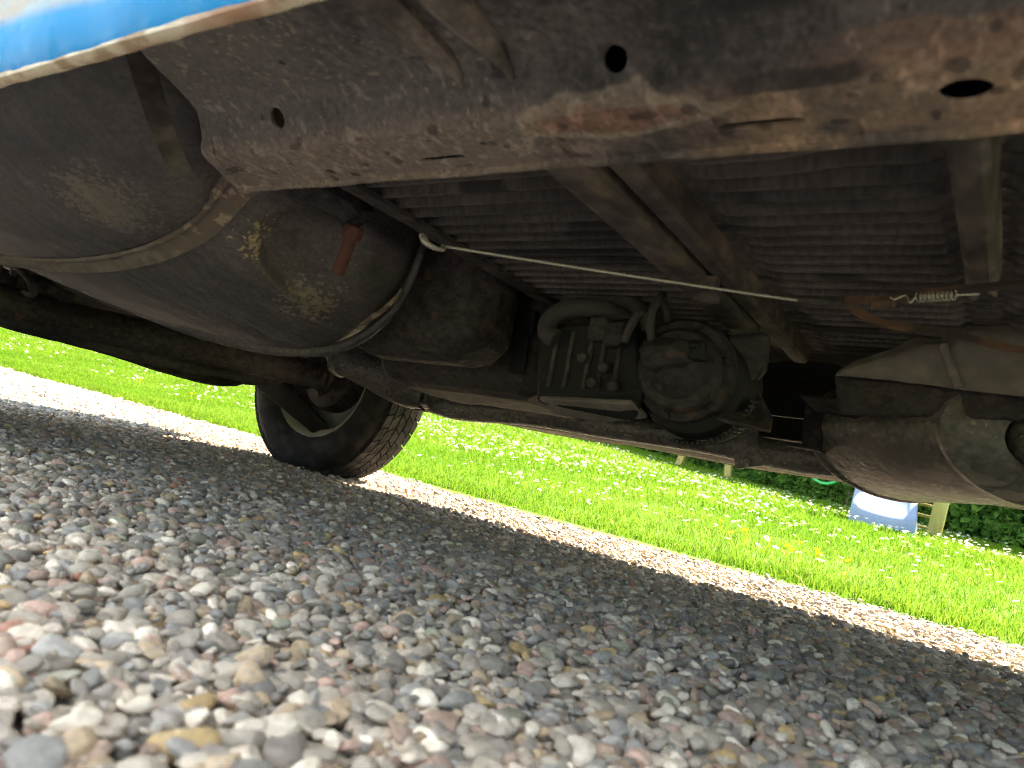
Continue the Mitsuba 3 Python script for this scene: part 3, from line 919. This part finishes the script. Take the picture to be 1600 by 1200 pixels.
lat = [useg(.262, (-.700, -.745, -.800, -.880, -1.00, -1.14, -1.30, -1.48, -1.60), (.62, .55, .50, .475, .462, .458, .465, .50, .60)),
       useg(.330, (-.695, -.725, -.775, -.860, -.99, -1.14, -1.31, -1.50, -1.63), (.58, .50, .445, .415, .398, .394, .405, .45, .56)),
       useg(.420, (-.708, -.735, -.785, -.870, -1.00, -1.15, -1.32, -1.50, -1.64), (.53, .45, .402, .374, .358, .354, .363, .41, .52)),
       useg(.500, (-.752, -.772, -.820, -.905, -1.03, -1.168, -1.315, -1.50, -1.64), (.50, .432, .388, .358, .339, .335, .343, .385, .50))]
S = patch(lat, 34, 60)
S += (meshkit.fbm(S * 14, 3, 3)[..., None] - .5) * .006
add(VAN, 'tank_end', solid_sheet(S, .002), 'm_tank', 50)
tag('van__tank_end', 'bulging dark grey tank end under a metal strap')
lat = [useg(.505, (-.748, -.768, -.816, -.905, -1.03, -1.168, -1.315, -1.50, -1.64), (.50, .434, .392, .362, .342, .338, .346, .388, .50)),
       useg(.600, (-.735, -.752, -.795, -.880, -1.00, -1.16, -1.335, -1.52, -1.66), (.50, .415, .366, .334, .316, .316, .330, .372, .50)),
       useg(.700, (-.732, -.748, -.785, -.862, -.98, -1.155, -1.37, -1.56, -1.68), (.50, .412, .352, .312, .294, .302, .324, .37, .50)),
       useg(.790, (-.742, -.760, -.790, -.850, -.955, -1.150, -1.42, -1.62, -1.70), (.50, .420, .358, .314, .288, .300, .331, .38, .50)),
       useg(.860, (-.76, -.79, -.83, -.89, -.98, -1.15, -1.40, -1.60, -1.68), (.50, .45, .40, .36, .34, .345, .37, .41, .50))]
S = patch(lat, 60, 150)
bump1 = np.exp(-((S[..., 0] + .80) / .05) ** 2 - ((S[..., 1] - .60) / .07) ** 2)
S[..., 2] -= .010 * bump1
lim = -.753 - .73 * np.clip(.416 - S[..., 2], -.03, .08)
stp = 1 / (1 + np.exp(-np.clip((S[..., 0] - lim) / .0035, -40, 40))) * np.exp(-((S[..., 1] - .60) / .085) ** 4) / (1 + np.exp(-np.clip((S[..., 2] - .335) / .006, -40, 40)))
S[..., 0] -= .030 * stp; S[..., 2] += .022 * stp
S += (meshkit.fbm(S * 11 + 3, 3, 5)[..., None] - .5) * .006
add(VAN, 'fuel_tank', solid_sheet(S, .002), 'm_tank', 50)
tag('van__fuel_tank', 'dark fuel tank with patches of flaking yellow rust')
bd = [(-0.678,0.462,0.420), (-0.729,0.480,0.411), (-0.778,0.500,0.402), (-0.822,0.512,0.384), (-0.901,0.518,0.358), (-1.018,0.520,0.339), (-1.191,0.520,0.334), (-1.381,0.518,0.343), (-1.744,0.515,0.379)]
bp = spl(bd, 60)
nrm = np.gradient(bp, axis=0); nrm = np.cross(nrm, [0, 1, 0]); nrm /= np.linalg.norm(nrm, axis=1, keepdims=True)
w = np.interp(np.linspace(0, 1, 60), [0, .05, .2, .5, 1], [.046, .036, .034, .030, .028])
st = cat(strip(bp, nrm + np.array([0, -.5, 0]), w, .005), tube(bp + [0, -.012, 0] + nrm * -.001, .0035, 8))
add(VAN, 'tank_strap', rough(st, .0012, 60), 'm_strap', 50)
tag('van__tank_strap', 'curved metal strap under the tank, rusty at its upper end')
rm = [(-0.737,0.800,0.481), (-0.742,0.800,0.444), (-0.751,0.800,0.405), (-0.773,0.800,0.358), (-0.822,0.800,0.317), (-0.878,0.800,0.295), (-0.948,0.800,0.286), (-1.061,0.800,0.289), (-1.190,0.800,0.304), (-1.427,0.800,0.335), (-1.720,0.800,0.375), (-2.050,0.800,0.421)]
rp = spl(rm, 70)
rw = np.interp(np.linspace(0, 1, 70), [0, .25, .42, .6, 1], [.005, .010, .0185, .013, .008])
add(VAN, 'tank_rim', rough(tube(rp, rw, 14), .0015, 40), 'm_tank', 60)
tag('van__tank_rim', 'rolled lower rim of the fuel tank')

cr = spl([(-0.749,0.785,0.389), (-0.771,0.785,0.361), (-0.813,0.785,0.337), (-0.867,0.782,0.320), (-0.933,0.780,0.309), (-1.023,0.778,0.309), (-1.143,0.776,0.318)], 40)
add(VAN, 'rim_crease', rough(tube(cr, np.interp(np.linspace(0, 1, 40), [0, .3, .6, 1], [.003, .0065, .006, .003]), 8), .002, 90), 'm_strap', 60)
# hanger bracket, filler pipe and red bolt
hb = [(-0.659,0.310,0.457), (-0.639,0.327,0.409), (-0.618,0.338,0.374), (-0.603,0.345,0.354)]
add(VAN, 'hanger_bracket', strip(spl(hb, 12), unit((.8, -.45, -.4)), np.linspace(.022, .017, 12), .004), 'm_member', 30)
add(VAN, 'filler_pipe', rtube([(-0.731,0.560,0.454), (-0.718,0.585,0.448), (-0.701,0.615,0.440), (-0.691,0.625,0.427)], .0215, 18, 16), 'm_dark')
q0, q1 = np.array((-0.684,0.615,0.417)), np.array((-0.706,0.625,0.359))
ax = unit(q1 - q0)
add(VAN, 'tank_bolt', cat(lathe([(0, 0), (.0105, .001), (.0125, .004), (.0125, .016), (.0105, .018), (0, .018)], q0, ax, 6), tube([q0 + ax * .015, (q0 + q1) / 2, q1], .0080, 16)), 'm_bolt', 30)
tag('van__tank_bolt', 'dull red hexagon bolt beside the tank')

# heater boxes between tank and engine
def shell(lo, hi, r, amp=.004, f=16):
    c = (np.array(lo) + hi) / 2
    m = rbox(c, np.array(hi) - lo, r)
    m = trimesh.Trimesh(*trimesh.remesh.subdivide_to_size(m.vertices, m.faces, .025))
    return rough(m, amp, f)


add(VAN, 'air_duct', shell((-.95, .84, .308), (-.655, .985, .52), .055), 'm_dark', 50)
add(VAN, 'duct_flange', rough(tube(spl([(-0.740,0.955,0.472), (-0.751,0.970,0.427), (-0.770,0.980,0.391), (-0.810,0.985,0.356), (-0.890,0.985,0.332), (-0.978,0.985,0.344)], 30), .008, 10), .001, 60), 'm_dark', 50)
add(VAN, 'heater_box', shell((-1.02, 1.02, .283), (-.640, 1.30, .50), .050), 'm_dark', 50)
sp = spl([(-0.691,1.005,0.456), (-0.683,1.005,0.407), (-0.677,1.005,0.359), (-0.679,1.010,0.318)], 10)
add(VAN, 'box_strap', strip(sp, (-.3, 1, .1), .026, .006), 'm_black', 30)
add(VAN, 'strap_buckle', rbox(np.array((-0.670,0.995,0.400)), (.040, .012, .040), .004), 'm_black')

# engine driven pump unit: block, pan, housing, belt, hoses
add(VAN, 'engine_block', rough(hullpts([(-0.552,0.874,0.359), (-0.426,0.874,0.376), (-0.397,0.874,0.293), (-0.411,0.889,0.261), (-0.537,0.874,0.268), (-0.650,1.045,0.398), (-0.491,1.045,0.407), (-0.480,1.045,0.288), (-0.614,1.045,0.284)], .008), .002, 30), 'm_black', 30)
for px in (872, 897, 928, 948, 972):
    add(VAN, 'engine_rib', rbox(np.add((-0.526,0.867,0.349), np.subtract((-0.431,0.867,0.355), (-0.526,0.867,0.349)) * ((px - 872) / 100)) + np.array([0, 0, -.028]), (.007, .010, .08), .0025), 'm_dark')
for c in ((-0.479,0.862,0.325), (-0.446,0.862,0.315), (-0.429,0.862,0.292), (-0.459,0.862,0.293)):
    add(VAN, 'engine_bolt', hexbolt(np.array(c), (.2, -1, -.1), .008, .01), 'm_dark', 20)
add(VAN, 'oil_pan', hullpts([(-0.533,0.868,0.266), (-0.405,0.868,0.274), (-0.400,0.905,0.265), (-0.459,0.905,0.252), (-0.531,0.905,0.255), (-0.602,1.045,0.283), (-0.470,1.045,0.288)], .004), 'm_shield', 20)
hc = np.array((-0.350,0.881,0.323))
hd = unit((.10, -1.0, -.14))
add(VAN, 'pump_housing', lathe([(0, .040), (.016, .040), (.022, .036), (.031, .031), (.036, .023), (.047, .022), (.052, .016), (.053, .002), (.062, 0), (.066, -.010), (.066, -.03)], hc, hd, 48), 'm_dark', 40)
add(VAN, 'fan_drum', lathe([(.050, -.012), (.064, -.014), (.070, -.022), (.073, -.040), (.073, -.095), (0, -.095)], hc + np.array([.010, .0, -.012]), hd, 56), 'm_black', 40)
add(VAN, 'pump_cap', rough(hullpts([(-0.384,0.835,0.336), (-0.376,0.835,0.319), (-0.332,0.839,0.329), (-0.328,0.839,0.347), (-0.369,0.842,0.349), (-0.360,0.858,0.313), (-0.324,0.858,0.336)], .006), .0015, 60), 'm_dark', 30)
for a in range(6):
    t = a * math.pi / 3 + .3
    u1 = unit(np.cross(hd, [0, 0, 1])); u2 = np.cross(hd, u1)
    add(VAN, 'housing_bolt', hexbolt(hc + (u1 * math.cos(t) + u2 * math.sin(t)) * .0585 + hd * .002, hd, .0052, .006), 'm_dark', 20)
add(VAN, 'cable_plug', rough(cat(rbox(np.array((-0.317,0.839,0.341)), (.018, .016, .024), .004), rbox(np.array((-0.321,0.831,0.345)), (.014, .010, .008), .003)), .002, 70), 'm_black', 30)
u1 = unit(np.cross(hd, [0, 0, 1])); u2 = np.cross(hd, u1)
if u2[2] > 0:
    u2 = -u2
bc = hc + hd * -.055 + np.array([.010, 0, -.012])
for k, t in enumerate(np.linspace(.20, 1.75, 20)):
    d = math.cos(t) * np.array([1, .1, 0]) + math.sin(t) * u2
    add(VAN, 'grille_bar', strip([bc + d * .0765 + hd * .042, bc + d * .0785, bc + d * .0765 - hd * .042], d, .0030, .004), 'm_dark', False)
for s in (-.036, -.012, .012, .036):
    pth = [bc + .0790 * (math.cos(t) * np.array([1, .1, 0]) + math.sin(t) * u2) + hd * s for t in np.linspace(.20, 1.75, 18)]
    add(VAN, 'grille_wire', tube(pth, .0018, 6), 'm_dark')
add(VAN, 'mount_arm', rough(hullpts([(-0.317,0.905,0.348), (-0.296,0.905,0.369), (-0.268,0.913,0.377), (-0.267,0.913,0.360), (-0.287,0.920,0.333), (-0.294,0.920,0.304)], .010), .003, 40), 'm_dark', 30)
add(VAN, 'mount_arm', rough(hullpts([(-0.283,0.936,0.357), (-0.273,0.936,0.370), (-0.273,0.936,0.346), (-0.291,0.952,0.327)], .010), .003, 40), 'm_dark', 30)
add(VAN, 'drip_tray', hullpts([(-0.299,0.889,0.270), (-0.242,0.905,0.266), (-0.250,0.936,0.284), (-0.290,0.975,0.332), (-0.323,0.975,0.303)], .003), 'm_dark', 20)
for pts, rr in (([(-0.524,0.858,0.347), (-0.541,0.858,0.364), (-0.536,0.866,0.383), (-0.505,0.881,0.398), (-0.473,0.905,0.399), (-0.454,0.936,0.381)], .0135),
                ([(-0.558,0.936,0.412), (-0.555,0.936,0.427), (-0.520,0.936,0.436), (-0.473,0.936,0.428), (-0.446,0.952,0.404), (-0.442,0.975,0.382)], .0155),
                ([(-0.377,0.842,0.348), (-0.385,0.842,0.372), (-0.386,0.850,0.399), (-0.388,0.874,0.417)], .0050),
                ([(-0.388,0.905,0.385), (-0.393,0.905,0.402), (-0.394,0.889,0.416)], .0048),
                ([(-0.419,0.850,0.348), (-0.414,0.850,0.369), (-0.408,0.858,0.388), (-0.405,0.874,0.371)], .0055)):
    add(VAN, 'hose', rtube(pts, rr, 26, 14), 'm_hose', 60)
for c in ((-0.460,0.858,0.364), (-0.436,0.858,0.357)):
    add(VAN, 'hose_union', rough(rbox(np.array(c), (.028, .024, .032), .006), .003, 50), 'm_dark', 40)

# ---- exhaust run along the far side
add(VAN, 'exhaust_pipe', rough(rtube([(-1.189,1.340,0.313), (-1.083,1.340,0.280), (-0.884,1.330,0.284), (-0.635,1.310,0.282), (-0.428,1.290,0.279), (-0.324,1.270,0.271), (-0.205,1.250,0.274)], .0240, 80, 18), .001, 50), 'm_exhaust', 60)
tag('van__exhaust_pipe', 'long sooty exhaust pipe running under the van')
c0, c1 = np.array((-1.333,1.270,0.355)), np.array((-1.131,1.300,0.296))
ax = unit(c1 - c0); L = np.linalg.norm(c1 - c0)
add(VAN, 'resonator', rough(lathe([(.0, -.05), (.030, -.05), (.044, -.02), (.047, 0), (.045, .006), (.045, L * .8), (.038, L), (.026, L + .03)], c0, ax, 32), .0015, 50), 'm_exhaust', 50)
side = unit(np.cross(ax, [0, -1, .5]))
add(VAN, 'resonator_seam', rough(strip([c0 + np.array([0, -.012, .046]) + ax * s for s in np.linspace(-.01, L + .06, 14)], (0, .3, 1), .020, .004), .002, 90), 'm_rod', 40)
add(VAN, 'resonator_collar', rough(lathe([(.046, -.022), (.052, -.020), (.052, -.006), (.046, -.004)], c0, ax, 32), .001, 60), 'm_exhaust', 40)
add(VAN, 'pipe_flange', rough(cat(rbox(np.array((-1.112,1.320,0.291)), (.03, .05, .05), .006), rbox(np.array((-1.126,1.300,0.277)), (.06, .03, .014), .004)), .003, 60), 'm_exhaust', 40)
add(VAN, 'underside_shield', rough(trimesh.Trimesh(*trimesh.remesh.subdivide_to_size(*(lambda m: (m.vertices, m.faces))(hullpts([(-1.288,1.450,0.334), (-1.173,1.450,0.293), (-0.861,1.450,0.294), (-0.642,1.450,0.287), (-0.406,1.450,0.288), (-1.367,1.700,0.377), (-0.481,1.700,0.345)], .004)), .05)), .003, 20), 'm_dark', 30)

q = np.array((-0.362,1.235,0.272))
add(VAN, 'pipe_clamp', cat(strip([(-0.369,1.230,0.318), (-0.361,1.225,0.281), (-0.349,1.225,0.240)], (0, 1, 0), .042, .004), hexbolt(np.array((-0.353,1.222,0.248)), (0, -1, -.1), .008, .008)), 'm_exhaust', 30)
q = np.array((-0.251,1.200,0.307))
add(VAN, 'pipe_hanger', cat(strip([(-0.252,1.180,0.346), (-0.252,1.180,0.314), (-0.249,1.180,0.277)], (.2, 1, 0), .030, .004), strip([(-0.283,1.180,0.280), (-0.264,1.180,0.279), (-0.233,1.180,0.277)], (0, 0, 1), .03, .004)), 'm_dark', 30)

# silencer
E0, E1 = np.array((-0.152,1.300,0.320)), np.array((0.022,1.100,0.313))
ax = unit(E1 - E0); L = np.linalg.norm(E1 - E0)
sx = unit(np.cross(ax, [0, 0, 1])); sz = np.cross(sx, ax)
rows = []
th = np.linspace(0, 2 * np.pi, 73)
for s, k in ((-.004, 0), (-.004, .5), (0, .95), (.004, 1.035), (.010, 1.035), (.014, 1.0), (L * .3, .97), (L * .6, .92), (L - .012, .86), (L - .006, .872), (L, .872), (L + .004, .83), (L + .016, .6), (L + .020, .42)):
    rows.append(E0 + ax * s + np.outer(np.cos(th), sx) * .150 * k + np.outer(np.sin(th), sz) * .088 * k)
add(VAN, 'silencer', rough(grid(np.array(rows), True), .002, 18), 'm_exhaust', 40)
tag('van__silencer', 'large oval sooty exhaust silencer')
tp = E1 + ax * .016
add(VAN, 'tail_pipe', lathe([(.046, -.01), (.046, .02), (.042, .02), (.042, -.09), (0, -.09)], tp, ax, 28), 'm_exhaust', 40)

# heat shield, chassis rail and odd brackets to the right
SP = [[(-0.200,1.020,0.360), (-0.169,1.020,0.384), (-0.134,1.020,0.401), (-0.113,1.020,0.413), (-0.087,1.030,0.417), (-0.069,1.030,0.437), (-0.044,1.030,0.445), (-0.008,1.030,0.471), (0.038,1.030,0.502)],
      [(-0.200,1.020,0.360), (-0.163,1.000,0.373), (-0.125,0.990,0.384), (-0.099,0.985,0.394), (-0.073,0.985,0.399), (-0.049,0.985,0.411), (-0.021,0.985,0.411), (0.011,0.985,0.414), (0.053,0.985,0.423)],
      [(-0.200,1.020,0.360), (-0.161,1.000,0.356), (-0.125,0.990,0.353), (-0.091,0.985,0.351), (-0.058,0.980,0.348), (-0.030,0.980,0.347), (-0.003,0.980,0.346), (0.026,0.980,0.345), (0.069,0.980,0.343)]]
a = np.array(SP)
s = patch(np.array([a[0], .5 * a[0] + .5 * a[1], a[1], .5 * a[1] + .5 * a[2], a[2]]), 20, 60)
add(VAN, 'heat_shield', rough(solid_sheet(s, .002), .0012, 40), 'm_shield', 40)
tag('van__heat_shield', 'pointed pressed sheet metal shield above the silencer')
add(VAN, 'shield_swage', tube([(-0.081,0.978,0.398), (-0.071,0.976,0.375), (-0.060,0.974,0.349)], .005, 8), 'm_shield', 60)
add(VAN, 'chassis_rail', rough(hullpts([(-0.200,1.050,0.363), (-0.190,1.050,0.322), (-0.001,1.020,0.330), (0.027,1.020,0.351), (-0.220,1.250,0.395), (0.032,1.200,0.374)], .006), .003, 30), 'm_dark', 30)
add(VAN, 'rail_bracket', strip([(-0.251,1.120,0.337), (-0.189,1.100,0.331), (-0.119,1.100,0.329), (-0.061,1.100,0.326)], (0, .3, 1), .05, .003), 'm_dark', 30)
add(VAN, 'rail_bracket', hullpts([(-0.220,1.200,0.279), (-0.194,1.180,0.305), (-0.123,1.160,0.317), (-0.142,1.200,0.308), (-0.170,1.240,0.294)], .003), 'm_dark', 20)
# park brake bars and spring
add(VAN, 'brake_bar', rough(strip(spl([(-0.146,0.745,0.381), (-0.102,0.735,0.380), (-0.061,0.720,0.383), (-0.024,0.700,0.382), (0.018,0.680,0.382)], 30), (0, 1, -.5), .0060, .005), .0008, 70), 'm_rusty', 30)
add(VAN, 'brake_bar', rough(strip(spl([(-0.143,0.748,0.380), (-0.132,0.750,0.368), (-0.112,0.750,0.360), (-0.064,0.750,0.354), (-0.030,0.750,0.347), (0.016,0.750,0.341)], 30), (0, 1, -.5), np.linspace(.0085, .0046, 30), .004), .001, 70), 'm_rusty', 30)
add(VAN, 'spring_stud', cat(cyl((-0.118,0.735,0.374), (-0.103,0.730,0.373), .0042, 10), cyl((-0.121,0.735,0.377), (-0.119,0.735,0.369), .0032, 10)), 'm_rusty')
s0, s1 = np.array((-0.084,0.722,0.377)), np.array((-0.054,0.712,0.377))
ax = unit(s1 - s0); a1 = unit(np.cross(ax, [0, 1, .2])); a2 = np.cross(ax, a1)
t = np.linspace(0, 1, 260)
coil = s0 + np.outer(t, s1 - s0) + .0036 * (np.outer(np.cos(t * 2 * np.pi * 9), a1) + np.outer(np.sin(t * 2 * np.pi * 9), a2))
add(VAN, 'return_spring', cat(tube(coil, .0008, 6), rtube([s1, (-0.048,0.710,0.377), (-0.037,0.708,0.377)], .0009, 10, 6), rtube([(-0.106,0.730,0.379), (-0.102,0.729,0.377), (-0.093,0.726,0.380), (-0.090,0.724,0.374), s0 + a1 * .003], .0009, 20, 6)), 'm_rod', 60)
tag('van__return_spring', 'small coiled wire return spring')
add(VAN, 'spring_bracket', cat(strip([(-0.036,0.710,0.377), (-0.029,0.710,0.373), (-0.031,0.710,0.367)], (0, 1, 0), .008, .004), rbox(np.array((-0.034,0.708,0.369)), (.010, .008, .006), .002)), 'm_dark', 30)

# ---- front axle beam and arm
bm = [(-1.866,0.660,0.318), (-1.831,0.800,0.313), (-1.778,0.980,0.317), (-1.738,1.220,0.325), (-1.706,1.420,0.329), (-1.642,1.500,0.329)]
bp = spl(bm, 40)
add(VAN, 'axle_beam', rough(tube(bp, .040, 18), .002, 20), 'm_dark', 60)
add(VAN, 'axle_tube', rough(tube(spl([(-1.957,0.700,0.294), (-1.858,0.820,0.282), (-1.795,1.000,0.276), (-1.802,1.260,0.274), (-1.737,1.420,0.300)], 40), .022, 14), .002, 25), 'm_dark', 60)
add(VAN, 'axle_plate', rough(solid_sheet(patch([[(-1.945,0.700,0.274), (-1.852,0.820,0.272), (-1.815,0.920,0.263), (-1.785,1.060,0.249), (-1.762,1.220,0.243), (-1.784,1.340,0.271)], [(-2.107,0.740,0.360), (-1.984,0.860,0.353), (-1.927,0.960,0.336), (-1.884,1.100,0.325), (-1.849,1.260,0.323), (-1.858,1.380,0.332)]], 6, 40), .006), .004, 20), 'm_dark', 40)
add(VAN, 'beam_end', cat(rough(rbox(np.array((-1.679,1.490,0.339)), (.07, .05, .085), .014), .002, 30), hexbolt(np.array((-1.619,1.460,0.326)), (.1, -1, -.1), .016, .012)), 'm_dark', 30)
add(VAN, 'swing_arm', rough(hullpts([(-1.842,1.420,0.275), (-1.733,1.420,0.289), (-1.734,1.500,0.260), (-1.640,1.520,0.195), (-1.679,1.520,0.175), (-1.788,1.480,0.239)], .009), .003, 25), 'm_black', 40)
add(VAN, 'brake_hose', rtube([(-1.716,1.440,0.291), (-1.682,1.450,0.274), (-1.662,1.470,0.295), (-1.656,1.500,0.272)], .005, 16, 8), 'm_black', 60)
add(VAN, 'tank_hook', rough(rtube([(-1.755,0.700,0.371), (-1.697,0.700,0.369), (-1.680,0.710,0.348), (-1.731,0.720,0.339)], .008, 14, 10), .002, 40), 'm_dark', 40)
add(VAN, 'tank_bracket', rough(rbox(np.array((-1.922,0.740,0.364)), (.12, .04, .05), .01), .002, 40), 'm_dark', 40)
add(VAN, 'steering_link', rtube([(-1.819,0.760,0.372), (-1.784,0.800,0.364), (-1.847,0.860,0.358)], .018, 14, 14), 'm_dark', 60)

# far sill and inner wall
prof = []
xf = np.linspace(-1.30, .54, 60)
low = np.interp(xf, [-1.42, -1.2, -1.03, -.84, -.82, -.50, -.23, .5], [.300, .292, .284, .281, .286, .274, .276, .276])
S = np.stack([np.stack([xf, 0 * xf + y, low + dz], -1) for y, dz in ((1.50, .16), (1.66, .035), (1.70, .006), (YF - .02, .0), (YF + .004, .012), (YF + .010, .05), (YF + .010, .10), (YF + .010, .26))], 1)
add(VAN, 'far_sill', solid_sheet(S, -.003), 'm_dark', 40)

# wheels
def wheel(x, y, outward, tread):
    """outward: +1 for the far side."""
    zc = .304 + float(ground(x, y)) - .022
    c = np.array([x, y, zc]); ax = np.array([0, outward, 0.0])
    key = add(VAN, 'wheel', lathe([(.055, .015), (.075, .012), (.10, .03), (.150, .035), (.168, .02), (.172, -.045), (.176, -.055)], c, ax, 64), 'm_hub', 40)
    R0 = .296
    prof = [(.178, -.060), (.190, -.072), (.225, -.083), (.262, -.082), (.281, -.074), (.293, -.060), (R0, -.03), (R0 + .001, 0), (R0, .03), (.293, .060), (.281, .074), (.262, .082), (.225, .083), (.190, .072), (.178, .060)]
    add(key, 'tyre', lathe(prof, c, ax, 96), 'm_rubber', 50)
    add(key, 'rim', lathe([(.163, -.040), (.170, -.052), (.177, -.064), (.187, -.073), (.190, -.069), (.181, -.060), (.178, -.045)], c, ax, 72), 'm_rim', 50)
    add(key, 'brake_drum', lathe([(.0, -.07), (.05, -.07), (.06, -.055), (.095, -.045), (.105, -.030), (.105, .008), (0, .008)], c, ax, 40), 'm_dark', 40)
    if tread:
        vs, fs, nv = [], [], 0
        rows = [(-.066, -.044, .45), (-.041, -.016, .8), (-.012, .012, -.8), (.016, .041, -.8), (.044, .066, -.45)]
        for r0, r1, sl in rows:
            n = 44
            for k in range(n):
                a0, a1 = 2 * np.pi * k / n, 2 * np.pi * (k + .91) / n
                pts = []
                for rad in (R0 - .012, .3040):
                    for (t, w) in ((a0, r0), (a1, r0), (a1, r1), (a0, r1)):
                        dd = sl * (w - (r0 + r1) / 2) / .29
                        rr = rad - .06 * max(0, abs(w) - .04) * (1.6 if rad > R0 else 0)
                        pts.append(c + ax * w + rr * np.array([math.cos(t + dd), 0, math.sin(t + dd)]))
                vs += pts
                fs += [[nv + q for q in f] for f in ((4, 5, 6), (4, 6, 7), (0, 1, 5), (0, 5, 4), (1, 2, 6), (1, 6, 5), (2, 3, 7), (2, 7, 6), (3, 0, 4), (3, 4, 7))]
                nv += 8
        k2 = add(key, 'tread', trimesh.Trimesh(np.array(vs), fs, process=False), 'm_rubber', False)
        labels[k2] = {'kind': 'stuff'}
    return key


wheel(WX[0], 1.612, 1, True)
wheel(WX[1], 1.612, 1, True)
wheel(WX[0], .368, -1, False)
wheel(WX[1], .368, -1, False)
